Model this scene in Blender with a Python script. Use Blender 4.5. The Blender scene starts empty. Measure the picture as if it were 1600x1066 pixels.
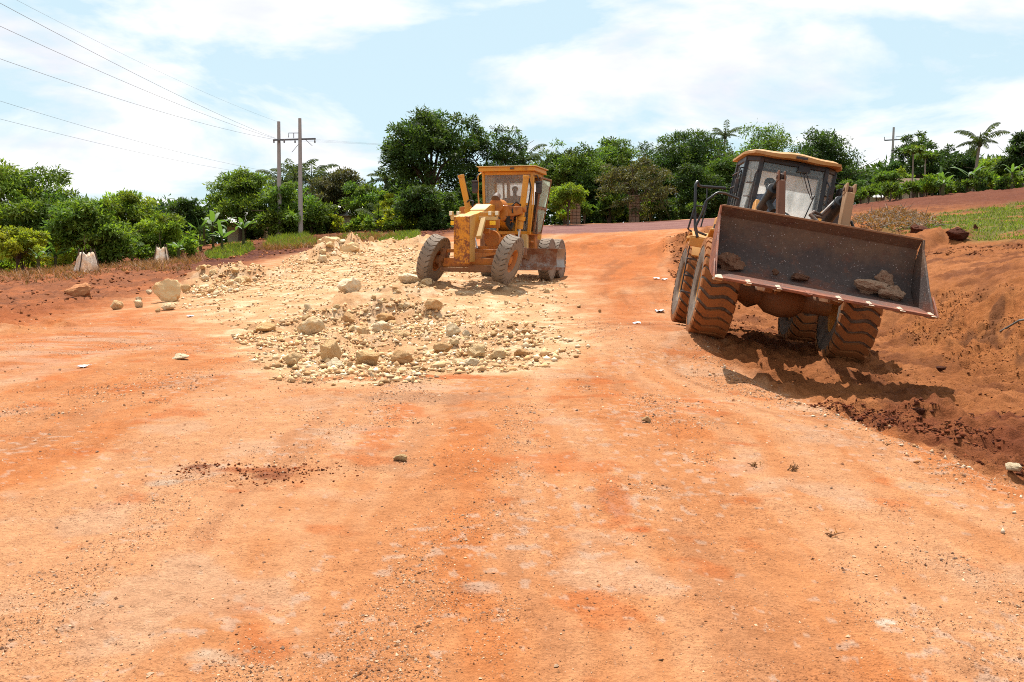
import bpy, bmesh, math, random
import numpy as np
from mathutils import Vector, Matrix, Euler

R = math.radians
scene = bpy.context.scene
COL = scene.collection
random.seed(7)

# ------------------------------------------------------------------ camera, light, exposure
EYE = 1.65            # camera height
FPX = 1400.0          # focal length in pixels of the 1600 px wide photograph
PITCH = math.atan(148.0 / FPX)
SUN_ELEV, SUN_AZ = 64.0, -6.0      # azimuth from +Y (straight ahead) towards +X

cam_data = bpy.data.cameras.new("camera")
cam_data.sensor_width = 36.0
cam_data.lens = FPX / 1600 * 36.0
cam_data.clip_start = 0.1
cam_data.clip_end = 8000.0
cam = bpy.data.objects.new("camera", cam_data)
COL.objects.link(cam)
cam.location = (0, 0, EYE)
cam.rotation_euler = (R(90) - PITCH, 0, 0)
scene.camera = cam

sun_data = bpy.data.lights.new("sun", 'SUN')
sun_data.energy = 5.0
sun_data.angle = R(0.53)
sun_data.color = (1.0, 0.955, 0.88)
sun = bpy.data.objects.new("sun", sun_data)
COL.objects.link(sun)
_sd = Vector((math.sin(R(SUN_AZ)) * math.cos(R(SUN_ELEV)), math.cos(R(SUN_AZ)) * math.cos(R(SUN_ELEV)), math.sin(R(SUN_ELEV))))
sun.rotation_euler = _sd.to_track_quat('Z', 'Y').to_euler()

scene.view_settings.view_transform = 'Standard'
scene.view_settings.look = 'None'
scene.view_settings.exposure = 0.70
scene.view_settings.gamma = 1.0
scene.view_settings.use_curve_mapping = False
cy = scene.cycles
cy.max_bounces = 6
cy.diffuse_bounces = 3
cy.glossy_bounces = 3
cy.transmission_bounces = 4
cy.transparent_max_bounces = 12
cy.caustics_reflective = False
cy.caustics_refractive = False
cy.use_denoising = False
cy.denoiser = 'OPENIMAGEDENOISE'
cy.denoising_input_passes = 'RGB_ALBEDO_NORMAL'
cy.filter_width = 1.0

world = bpy.data.worlds.new("World")
scene.world = world
world.use_nodes = True
wt = world.node_tree
wt.nodes.clear()
def wn(t, **k):
    n = wt.nodes.new(t)
    for a, b in k.items(): setattr(n, a, b)
    return n
def wl(a, b): wt.links.new(a, b)
def wmath(op, a, b=None):
    n = wn('ShaderNodeMath', operation=op)
    for i, s in enumerate((a, b)):
        if s is None: continue
        if isinstance(s, (int, float)): n.inputs[i].default_value = s
        else: wl(s, n.inputs[i])
    return n.outputs[0]
wout = wn('ShaderNodeOutputWorld')
wbg = wn('ShaderNodeBackground')
wbg.inputs['Strength'].default_value = 0.1
sky = wn('ShaderNodeTexSky', sky_type='NISHITA', sun_disc=False)
sky.sun_elevation = R(SUN_ELEV)
sky.sun_rotation = R(SUN_AZ)
sky.air_density = 1.0
sky.dust_density = 1.5
sky.ozone_density = 1.0
# clouds on a flat layer: project the view direction to a plane above
tc = wn('ShaderNodeTexCoord')
sep = wn('ShaderNodeSeparateXYZ'); wl(tc.outputs['Generated'], sep.inputs[0])
den = wmath('ADD', wmath('MAXIMUM', sep.outputs[2], 0.0), 0.30)
comb = wn('ShaderNodeCombineXYZ')
wl(wmath('DIVIDE', sep.outputs[0], den), comb.inputs[0])
wl(wmath('DIVIDE', sep.outputs[1], den), comb.inputs[1])
wl(wmath('MULTIPLY', sep.outputs[2], 3.0), comb.inputs[2])
mp = wn('ShaderNodeMapping'); mp.inputs['Location'].default_value = (11.0, 5.0, 2.0)
wl(comb.outputs[0], mp.inputs[0])
n1 = wn('ShaderNodeTexNoise'); n1.inputs['Scale'].default_value = 1.5; n1.inputs['Detail'].default_value = 10; n1.inputs['Roughness'].default_value = 0.56
n1.inputs['Distortion'].default_value = 0.25
wl(mp.outputs[0], n1.inputs['Vector'])
cr = wn('ShaderNodeValToRGB'); cr.color_ramp.elements[0].position = 0.43; cr.color_ramp.elements[1].position = 0.535
wl(n1.outputs[0], cr.inputs[0])
n2 = wn('ShaderNodeTexNoise'); n2.inputs['Scale'].default_value = 2.6; n2.inputs['Detail'].default_value = 7
wl(mp.outputs[0], n2.inputs['Vector'])
cr2 = wn('ShaderNodeValToRGB')
cr2.color_ramp.elements[0].position = 0.34; cr2.color_ramp.elements[0].color = (5.5, 5.7, 6.15, 1)
cr2.color_ramp.elements[1].position = 0.54; cr2.color_ramp.elements[1].color = (7.0, 7.0, 7.0, 1)
wl(n2.outputs[0], cr2.inputs[0])
# humid tropical air: the clear sky is veiled with thin white haze
veil = wn('ShaderNodeMix', data_type='RGBA'); veil.inputs[0].default_value = 0.86
wl(sky.outputs[0], veil.inputs[6]); veil.inputs[7].default_value = (4.15, 5.45, 6.0, 1)
cm = wn('ShaderNodeMix', data_type='RGBA')
wl(cr.outputs[0], cm.inputs[0]); wl(veil.outputs[2], cm.inputs[6]); wl(cr2.outputs[0], cm.inputs[7])
wl(cm.outputs[2], wbg.inputs[0]); wl(wbg.outputs[0], wout.inputs[0])

# ------------------------------------------------------------------ naming helpers
def tag(o, label=None, cat=None, group=None, kind=None):
    if label: o['label'] = label
    if cat: o['category'] = cat
    if group: o['group'] = group
    if kind: o['kind'] = kind
    return o
def thing(name, label, cat, loc=(0, 0, 0), rot=(0, 0, 0), group=None):
    o = bpy.data.objects.new(name, None); COL.objects.link(o)
    o.empty_display_size = 0.3
    o.location = loc; o.rotation_euler = rot
    return tag(o, label, cat, group)
def link(name, mesh, parent=None):
    o = bpy.data.objects.new(name, mesh); COL.objects.link(o)
    if parent is not None: o.parent = parent
    return o
def copy_tree(o, parent=None):
    c = o.copy(); COL.objects.link(c)
    if parent is not None: c.parent = parent
    for ch in list(o.children): copy_tree(ch, c)
    return c

# ------------------------------------------------------------------ pixel <-> place
_fwd = Vector((0, math.cos(PITCH), -math.sin(PITCH))); _up = Vector((0, math.sin(PITCH), math.cos(PITCH)))
def P(u, v, d):
    k = Vector(((u - 800) / FPX, 0, 0)) - _up * ((v - 533) / FPX) + _fwd
    return Vector((0, 0, EYE)) + k * (d / k.y)

# ------------------------------------------------------------------ noise in numpy
def _h(ix, iy, s):
    a = (ix.astype(np.int64) * 374761393 + iy.astype(np.int64) * 668265263 + s * 982451653) & 0xffffffff
    a = ((a ^ (a >> 13)) * 1274126177) & 0xffffffff
    return (a ^ (a >> 16)) & 0xffffffff
def perlin(x, y, s=0):
    x = np.asarray(x, float); y = np.asarray(y, float)
    ix = np.floor(x); iy = np.floor(y); fx = x - ix; fy = y - iy
    ix = ix.astype(np.int64); iy = iy.astype(np.int64)
    u = fx * fx * fx * (fx * (fx * 6 - 15) + 10); w = fy * fy * fy * (fy * (fy * 6 - 15) + 10)
    def g(dx, dy):
        a = _h(ix + dx, iy + dy, s).astype(float) * (2 * math.pi / 4294967296.0)
        return np.cos(a) * (fx - dx) + np.sin(a) * (fy - dy)
    return ((g(0, 0) * (1 - u) + g(1, 0) * u) * (1 - w) + (g(0, 1) * (1 - u) + g(1, 1) * u) * w) * 1.5
def fbm(x, y, s=0, o=4, g=0.5):
    a, t = 1.0, 0
    for k in range(o):
        t = t + a * perlin(x * 2 ** k + 17.3 * k, y * 2 ** k - 9.1 * k, s + k); a *= g
    return t
def ss(a, b, x):
    t = np.clip((x - a) / (b - a), 0, 1); return t * t * (3 - 2 * t)

# ------------------------------------------------------------------ ground height: smooth surface through surveyed points
CP = []
def cp(u, v, d): p = P(u, v, d); CP.append((p.x, p.y, p.z))
for x in (-9, -5, -1.5, 2.5):
    for y in (1, 5, 9, 13): CP.append((x, y, 0.0))
for q in ((0, 430, 52), (0, 470, 30), (0, 520, 18.3), (137, 426, 42), (250, 472, 26), (120, 466, 29), (350, 442, 34), (360, 400, 58),
          (300, 392, 64), (440, 372, 70), (560, 368, 65), (650, 365, 62), (500, 412, 40), (640, 375, 54), (640, 440, 27),
          (790, 452, 25.5), (672, 444, 25.6), (866, 440, 30), (740, 430, 30.2), (500, 520, 18.2), (620, 570, 13.2), (800, 560, 13.4),
          (900, 358, 60), (1080, 350, 62), (860, 352, 72), (1075, 343, 70), (950, 400, 38), (950, 380, 47), (950, 440, 29), (900, 480, 22),
          (1040, 440, 25), (1060, 385, 40), (1105, 525, 14.4), (1060, 507, 17.6), (1325, 561, 14.2), (1252, 538, 17.3),
          (1210, 545, 14.3), (1160, 522, 17.4), (1340, 520, 19.5), (1370, 540, 17.2), (1400, 585, 13.2),
          (1600, 610, 12.0), (1600, 520, 14.6), (1600, 440, 17.2), (1480, 450, 20), (1400, 440, 23), (1450, 520, 17.4), (1480, 545, 15.2),
          (1600, 400, 24), (1450, 395, 30), (1340, 400, 32), (1600, 375, 27.5), (1600, 345, 36), (1600, 320, 45), (1420, 360, 36), (1600, 296, 56), (1400, 316, 56),
          (1330, 326, 56), (1250, 335, 58), (1180, 360, 46), (1500, 640, 10.6), (1350, 640, 10.4), (1600, 700, 8.3), (1560, 690, 8.6)):
    cp(*q)
for q in ((-40, 60, 0.2), (-60, 30, -0.2), (-40, 80, 0.4), (-20, 85, 2.0), (0, 85, 3.0), (25, 80, 4.2), (45, 75, 6.2), (60, 60, 6.6), (55, 40, 5.2), (40, 25, 3.6),
          (28, 12, 1.9), (20, 4, 1.2), (12, 0, .4), (6.5, 3, -.1), (5.5, 6, -.2), (30, -20, 1), (-30, 10, -.1), (-20, -20, 0), (0, -20, 0), (60, 0, 3), (-70, 70, 0),
          (-5, 105, 3), (-50, 105, .5), (60, 100, 6.8)):
    CP.append(q)
CP = np.array(CP)
def _tps_k(r2): return np.where(r2 > 1e-9, 0.5 * r2 * np.log(np.maximum(r2, 1e-9)), 0.0)
_n = len(CP)
_A = np.zeros((_n + 3, _n + 3))
_d2 = (CP[:, None, 0] - CP[None, :, 0]) ** 2 + (CP[:, None, 1] - CP[None, :, 1]) ** 2
_A[:_n, :_n] = _tps_k(_d2) + np.eye(_n) * 0.3
_A[:_n, _n] = 1; _A[:_n, _n + 1] = CP[:, 0]; _A[:_n, _n + 2] = CP[:, 1]
_A[_n:, :_n] = _A[:_n, _n:].T
_w = np.linalg.solve(_A, np.concatenate([CP[:, 2], [0, 0, 0]]))
def base_z(x, y):
    x = np.asarray(x, float); y = np.asarray(y, float); sh = x.shape
    x = x.ravel(); y = y.ravel()
    r = np.hypot(x, y); k = np.minimum(1, 105 / np.maximum(r, 1e-6)); xx, yy = x * k, y * k
    out = np.empty(len(x))
    for i in range(0, len(x), 40000):
        a, b = xx[i:i + 40000], yy[i:i + 40000]
        K = _tps_k((a[:, None] - CP[None, :, 0]) ** 2 + (b[:, None] - CP[None, :, 1]) ** 2)
        out[i:i + 40000] = K @ _w[:_n] + _w[_n] + _w[_n + 1] * a + _w[_n + 2] * b
    out = np.clip(out, -1.2, 8.5)
    out = out * (1 - ss(110, 260, r)) + 1.0 * ss(110, 260, r)
    return out.reshape(sh)
_ds = np.concatenate([np.arange(2.5, 30, 0.05), np.arange(30, 120, 0.2)])
def at(u, v):
    """place on the (smooth) ground that the camera sees at a pixel"""
    p0 = P(u, v, 1.0); k = p0 - Vector((0, 0, EYE))
    x = k.x * _ds; z = EYE + k.z * _ds
    g = z - base_z(x, _ds)
    i = int(np.argmax(g <= 0)) if (g <= 0).any() else len(_ds) - 1
    if i > 0 and g[i] <= 0:
        t = g[i - 1] / (g[i - 1] - g[i]); d = _ds[i - 1] + t * (_ds[i] - _ds[i - 1])
    else: d = _ds[i]
    return Vector((k.x * d, d, 0))

def poly(pts): return np.array([tuple(at(u, v).xy) for u, v in pts])
def sdist(pl, x, y):
    """signed distance to a polygon, positive inside"""
    ins = np.zeros(x.shape, bool); dm = np.full(x.shape, 1e9)
    n = len(pl)
    for i in range(n):
        ax, ay = pl[i]; bx, by = pl[(i + 1) % n]
        ex, ey = bx - ax, by - ay; l2 = ex * ex + ey * ey + 1e-12
        t = np.clip(((x - ax) * ex + (y - ay) * ey) / l2, 0, 1)
        dm = np.minimum(dm, (x - ax - t * ex) ** 2 + (y - ay - t * ey) ** 2)
        c = (ay > y) != (by > y)
        with np.errstate(divide='ignore', invalid='ignore'):
            ins ^= c & (x < (bx - ax) * (y - ay) / (by - ay if by != ay else 1e-9) + ax)
    dm = np.sqrt(dm)
    return np.where(ins, dm, -dm)

Z = {}
Z['gravel'] = poly([(262, 474), (330, 430), (420, 425), (470, 395), (560, 380), (650, 378), (700, 400), (880, 440), (905, 520), (850, 575), (760, 582), (640, 592), (560, 597), (440, 586), (395, 530), (300, 492)])
Z['field'] = np.array([tuple(at(u, v).xy) for u, v in ((0, 517), (110, 492), (200, 466), (330, 430), (430, 400), (560, 380), (660, 372))] + [(-4, 62), (0, 75), (-10, 95), (-90, 95), (-90, 16), (-14, 14.5)])
Z['maroon'] = np.array([tuple(at(u, v).xy) for u, v in ((330, 424), (470, 396), (560, 381), (665, 373), (800, 366))] + [(2, 66), (-8, 70), (-18, 68), (-24, 60), (-20, 48)])
Z['right'] = np.array([tuple(at(u, v).xy) for u, v in ((1040, 372), (1060, 420), (1090, 500), (1140, 562), (1250, 606), (1350, 657), (1600, 745))] + [(4.4, 3.5), (4.6, -10), (90, -10), (90, 95), (40, 80), (22, 66), (12, 60), (10, 46)])
Z['ditch'] = poly([(1230, 618), (1330, 632), (1440, 640), (1530, 655), (1640, 660), (1720, 720), (1700, 780), (1600, 738), (1430, 680), (1340, 652)])
Z['orange'] = poly([(895, 384), (1000, 368), (1040, 385), (1048, 470), (1075, 545), (930, 505), (872, 470), (890, 430)])
Z['tarmac'] = np.array([tuple(at(u, v).xy) for u, v in ((820, 366), (880, 365), (1000, 361), (1110, 354))] + [(24, 62), (40, 66), (39, 71), (24, 67), (14.5, 69), (4, 69), (-2, 66)])
Z['grass'] = np.array([tuple(at(u, v).xy) for u, v in ((1375, 366), (1420, 340), (1530, 327), (1600, 316))] + [(50, 48), (56, 30), (24, 25)] + [tuple(at(u, v).xy) for u, v in ((1600, 376), (1540, 378), (1490, 372))])
Z['pale'] = poly([(0, 560), (60, 528), (150, 512), (270, 512), (250, 540), (120, 560), (0, 578)])
Z['bank'] = np.array([tuple(at(u, v).xy) for u, v in ((1385, 530), (1395, 480), (1450, 462), (1600, 446))] + [(12, 14), (14, 8), (8, 8.5)] + [tuple(at(u, v).xy) for u, v in ((1600, 606), (1480, 572))])
EDGE = [(3.45, 3.0), (3.55, 6.6), (3.35, 8.5), (3.25, 10.4), (3.0, 12.8)]
MOUNDS = []     # x, y, height, radius x, radius y
def mound(u, v, h, rx, ry=None, rough=1.0):
    p = at(u, v); MOUNDS.append((p.x, p.y, h, rx, ry or rx, rough))
mound(345, 438, .42, 1.9, 1.2); mound(395, 436, .30, 1.6, .9); mound(300, 448, .22, .9, .7)
mound(505, 405, .55, 1.25, 1.1); mound(545, 392, .62, 1.6, 1.2); mound(600, 384, .30, 1.8, 1.0)
mound(660, 385, .55, 1.6, 1.2); mound(620, 458, .22, 1.0, .6); mound(560, 470, .16, 1.0, .6)
mound(480, 508, .16, .9, .5); mound(560, 500, .14, 1.0, .5); mound(640, 498, .16, 1.1, .5); mound(760, 520, .10, 1.1, .5); mound(420, 515, .14, .6, .4)
mound(545, 560, .09, .6, .35); mound(690, 530, .08, .9, .4)
mound(1540, 672, .20, .50, .35); mound(1610, 690, .22, .6, .4); mound(1450, 640, .10, .5, .3); mound(1330, 632, .05, .5, .3)
mound(1330, 580, .045, .55, .12); mound(1290, 573, .035, .5, .10)
mound(1440, 385, .42, 1.3, .9); mound(1495, 372, .22, 1.0, .8); mound(1360, 388, .35, 1.6, .8); mound(1340, 372, .4, 1.4, .9)
mound(0, 520, .16, 1.0, .5); mound(60, 512, .10, 1.2, .5); mound(330, 402, .25, 2.5, 1.2)
mound(905, 392, .30, 2.0, 1.6); mound(960, 384, .22, 2.4, 1.6); mound(1090, 385, .5, 2.5, 2.0)
mound(610, 535, .10, 2.0, 1.1); mound(520, 545, .10, 1.0, .7); mound(720, 545, .08, 1.2, .7); mound(600, 500, .14, 1.6, .9)
for q in ((1095, 524), (1322, 560), (1062, 507), (1256, 538)): mound(q[0], q[1], .055, .55, .42, .6)
for q in ((792, 452), (674, 445)): mound(q[0], q[1], .05, .5, .4, .6)
MOUNDS_A = np.array(MOUNDS)

def zones(x, y):
    wx = x + 0.35 * fbm(x * .9, y * .9, 11, 4) + .12 * perlin(x * 5, y * 5, 12)
    wy = y + 0.5 * fbm(x * .9, y * .9, 21, 4) + .18 * perlin(x * 5, y * 5, 22)
    far = np.clip(np.hypot(x, y) / 18.0, .25, 2.5)
    m = {}
    for k, soft in (('gravel', 1.3), ('field', .9), ('maroon', 1.6), ('right', .22), ('ditch', .5), ('orange', 1.6), ('tarmac', .5), ('grass', .7), ('pale', 1.0), ('bank', .8)):
        s = soft * np.minimum(far, 1.5)
        m[k] = ss(-s, s, sdist(Z[k], wx, wy))
    return m
def height(x, y, m=None, fine=True):
    x = np.asarray(x, float); y = np.asarray(y, float)
    if m is None: m = zones(x, y)
    z = base_z(x, y)
    # the graded road stands a little proud of the soil on its right
    ex = np.interp(y, [p[1] for p in EDGE], [p[0] for p in EDGE])
    s = x - ex - .10 * fbm(x * 1.3, y * 1.3, 5, 3)
    fade = ss(16, 12, y) * ss(-6, 2, y)
    z = z - fade * .10 * ss(0.0, .35, s) * ss(3.0, 1.2, s) + fade * .035 * np.exp(-((s + .12) / .16) ** 2)
    rub = np.zeros_like(z)
    for mx, my, h, rx, ry, rg in MOUNDS_A:
        q = ((x - mx) / rx) ** 2 + ((y - my) / ry) ** 2
        near = q < 9
        if near.any():
            e = np.zeros_like(z); xn, yn = x[near], y[near]
            e[near] = np.exp(-q[near] * 1.2) * (1 + .55 * rg * fbm(xn * 1.7, yn * 1.7, 31, 4))
            z = z + h * e; rub = np.maximum(rub, e)
    soil = np.clip(m['field'] + m['right'] * (1 - .5 * m['grass']), 0, 1)
    rub = np.clip(rub + m['gravel'] * .55, 0, 1)
    r = np.hypot(x, y)
    # clods of turned soil
    c1 = np.abs(fbm(x * .75, y * .75, 41, 4)); c2 = 1 - np.abs(perlin(x * 2.3, y * 2.3, 45)); c3 = 1 - np.abs(perlin(x * 5.1, y * 5.1, 46))
    z = z + soil * (.11 * c1 + .085 * c2 * c2 + .06 * c3 * c3 + .035 * np.abs(perlin(x * 10.3, y * 10.3, 47)) - .09) * np.where(m['tarmac'] > .5, .2, 1) * (1 - .5 * m['grass'])
    # slide marks running down the cut bank
    bx = (x * .55 + y * .83); by = (-x * .83 + y * .55)
    z = z + m['bank'] * (.22 * np.abs(fbm(by * 1.5, bx * .45, 51, 5)) + .10 * (1 - np.abs(perlin(by * 3.6, bx * 1.1, 55))) ** 2 + .05 * np.abs(perlin(x * 7, y * 7, 57)) - .12)
    # rubble
    pt = ss(-.25, .35, fbm(x * .8, y * .8, 63, 3))
    z = z + rub * (.075 * np.abs(fbm(x * 2.1, y * 2.1, 61, 4)) + pt * (.055 * (1 - np.abs(perlin(x * 4.3, y * 4.3, 66))) ** 2 + .035 * (1 - np.abs(perlin(x * 9.5, y * 9.5, 67))) ** 2) - .045)
    # wheel ruts along the road and round the loader
    road = (1 - soil) * (1 - rub)
    cx = -.35 * np.sin(y * .09) + .02 * y
    for off, wid, dep in ((-4.6, .28, .018), (-2.6, .30, .020), (-.75, .32, .022), (1.25, .30, .022), (2.5, .25, .016), (-6.8, .30, .02)):
        z = z - road * dep * np.exp(-((x - cx - off - .12 * perlin(y * .4, off, 71)) / wid) ** 2)
    z = z + road * (.018 * fbm(x * .55, y * .55, 81, 4) + .006 * fbm(x * 4, y * 4, 85, 3))
    # tread prints pressed by the machines' tyres, broken up where later traffic wiped them
    pm = ss(.0, .35, fbm(x * .45, y * .45, 87, 3))
    for off, sl in ((-1.75, .010), (.55, .035), (2.2, -.01), (-4.9, -.03)):
        t = (x - cx - off - sl * y - .15 * perlin(y * .25, off * 3, 88)) / .24
        on = ss(1.05, .85, np.abs(t)) * pm * road * ss(22, 12, y)
        z = z - on * (.008 + .008 * ss(-.2, .5, np.sin(6.283 * (y / .17 + .55 * np.abs(t)))))
        z = z + .007 * np.exp(-((np.abs(t) - 1.15) / .16) ** 2) * pm * road * ss(22, 12, y)
    if fine:
        z = z + .004 * fbm(x * 14, y * 14, 91, 3) * (1 - ss(14, 30, r)) + .010 * perlin(x * 8, y * 8, 95) * soil * (1 - ss(25, 50, r))
    return z
def gz(x, y): return float(height(np.array([x]), np.array([y]))[0])
def ground(u, v, dz=0.0):
    p = at(u, v); return Vector((p.x, p.y, gz(p.x, p.y) + dz))

# ------------------------------------------------------------------ mesh builder
def mesh_np(name, V, F, mat=None, col=None, smooth=False):
    """V (n,3), F (m,3|4) int array"""
    V = np.asarray(V, np.float32); F = np.asarray(F, np.int32)
    me = bpy.data.meshes.new(name)
    me.vertices.add(len(V)); me.vertices.foreach_set('co', V.ravel())
    k = F.shape[1]
    me.loops.add(F.size); me.loops.foreach_set('vertex_index', F.ravel())
    me.polygons.add(len(F))
    me.polygons.foreach_set('loop_start', np.arange(0, F.size, k, dtype=np.int32))
    if smooth: me.polygons.foreach_set('use_smooth', np.ones(len(F), bool))
    if col is not None:
        a = me.color_attributes.new('tint', 'FLOAT_COLOR', 'POINT')
        c = np.ones((len(V), 4), np.float32); c[:, :col.shape[1]] = col
        a.data.foreach_set('color', c.ravel())
    if mat: me.materials.append(mat)
    me.update(calc_edges=True)
    return me

class MB:
    def __init__(s): s.v = []; s.f = []
    def add(s, vs, fs):
        n = len(s.v); s.v += [Vector(q) for q in vs]; s.f += [tuple(n + i for i in q) for q in fs]; return s
    def box(s, c, d, rot=None):
        c = Vector(c); x, y, z = d[0] / 2, d[1] / 2, d[2] / 2
        vs = [Vector(q) for q in ((-x, -y, -z), (x, -y, -z), (x, y, -z), (-x, y, -z), (-x, -y, z), (x, -y, z), (x, y, z), (-x, y, z))]
        if rot is not None:
            M = Euler(rot).to_matrix(); vs = [M @ q for q in vs]
        return s.add([c + q for q in vs], [(0, 3, 2, 1), (4, 5, 6, 7), (0, 1, 5, 4), (1, 2, 6, 5), (2, 3, 7, 6), (3, 0, 4, 7)])
    def hexa(s, p):      # 8 corners: bottom ring then top ring
        return s.add(p, [(0, 3, 2, 1), (4, 5, 6, 7), (0, 1, 5, 4), (1, 2, 6, 5), (2, 3, 7, 6), (3, 0, 4, 7)])
    def beam(s, p0, p1, w, h, up=(0, 0, 1), w1=None, h1=None):
        p0, p1 = Vector(p0), Vector(p1); d = (p1 - p0).normalized(); up = Vector(up)
        if abs(d.dot(up)) > .97: up = Vector((0, 1, 0))
        a = d.cross(up).normalized(); b = a.cross(d)
        w1 = w if w1 is None else w1; h1 = h if h1 is None else h1
        A = [p0 + a * (i * w / 2) + b * (j * h / 2) for i, j in ((-1, -1), (1, -1), (1, 1), (-1, 1))]
        B = [p1 + a * (i * w1 / 2) + b * (j * h1 / 2) for i, j in ((-1, -1), (1, -1), (1, 1), (-1, 1))]
        return s.hexa(A + B)
    def tube(s, pts, r, n=8, caps=True):
        pts = [Vector(p) for p in pts]; rs = r if isinstance(r, (list, tuple)) else [r] * len(pts)
        base = len(s.v); prev = None
        for i, p in enumerate(pts):
            t = (pts[min(i + 1, len(pts) - 1)] - pts[max(i - 1, 0)]).normalized()
            if prev is None:
                a = t.cross(Vector((0, 0, 1)) if abs(t.z) < .9 else Vector((1, 0, 0))).normalized()
            else:
                a = (prev - t * prev.dot(t)).normalized()
            prev = a; b = t.cross(a)
            for k in range(n):
                q = 2 * math.pi * k / n
                s.v.append(p + (a * math.cos(q) + b * math.sin(q)) * rs[i])
        for i in range(len(pts) - 1):
            for k in range(n):
                a0 = base + i * n + k; a1 = base + i * n + (k + 1) % n
                s.f.append((a0, a1, a1 + n, a0 + n))
        if caps:
            s.f.append(tuple(base + k for k in reversed(range(n)))); s.f.append(tuple(base + (len(pts) - 1) * n + k for k in range(n)))
        return s
    def cyl(s, p0, p1, r, n=14, r1=None): return s.tube([p0, p1], [r, r if r1 is None else r1], n)
    def prism(s, pl, axis, a, b):
        """polygon pl (2D) extruded along axis between a and b"""
        def mk(q, t): return (t, q[0], q[1]) if axis == 'x' else ((q[0], t, q[1]) if axis == 'y' else (q[0], q[1], t))
        n = len(pl)
        vs = [mk(q, a) for q in pl] + [mk(q, b) for q in pl]
        fs = [tuple(reversed(range(n))), tuple(range(n, 2 * n))] + [(i, (i + 1) % n, n + (i + 1) % n, n + i) for i in range(n)]
        return s.add(vs, fs)
    def slab(s, quad, t):
        """a plate: four corners thickened by t along its normal"""
        q = [Vector(p) for p in quad]; nrm = (q[1] - q[0]).cross(q[3] - q[0]).normalized() * (t / 2)
        return s.hexa([p - nrm for p in q] + [p + nrm for p in q])
    def lathe(s, prof, axis='x', n=40, c=(0, 0, 0), closed=False):
        """prof: (along axis, radius)"""
        c = Vector(c); base = len(s.v); m = len(prof)
        for k in range(n):
            q = 2 * math.pi * k / n; cq, sq = math.cos(q), math.sin(q)
            for t, r in prof:
                p = (t, r * cq, r * sq) if axis == 'x' else ((r * cq, t, r * sq) if axis == 'y' else (r * cq, r * sq, t))
                s.v.append(c + Vector(p))
        for k in range(n):
            k2 = (k + 1) % n
            for i in range(m if closed else m - 1):
                j = (i + 1) % m
                s.f.append((base + k * m + i, base + k * m + j, base + k2 * m + j, base + k2 * m + i))
        return s
    def mesh(s, name, mat, smooth=True, ang=38):
        me = bpy.data.meshes.new(name)
        me.from_pydata([tuple(v) for v in s.v], [], s.f)
        bm = bmesh.new(); bm.from_mesh(me); bmesh.ops.recalc_face_normals(bm, faces=bm.faces); bm.to_mesh(me); bm.free()
        if smooth:
            me.polygons.foreach_set('use_smooth', np.ones(len(me.polygons), bool))
            me.set_sharp_from_angle(angle=R(ang))
        if mat: me.materials.append(mat)
        if mat and mat.name.startswith('leaf'):
            a = me.color_attributes.new('tint', 'FLOAT_COLOR', 'POINT'); a.data.foreach_set('color', np.ones(4 * len(me.vertices), np.float32))
        me.update(); return me
    def build(s, name, mat, parent=None, bevel=0.0, smooth=True, rot=None):
        o = link(name, s.mesh(name, mat, smooth), parent)
        if bevel:
            b = o.modifiers.new('bevel', 'BEVEL'); b.width = bevel; b.segments = 2; b.limit_method = 'ANGLE'; b.angle_limit = R(40); b.harden_normals = False
        if rot: o.rotation_euler = rot
        return o

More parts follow.
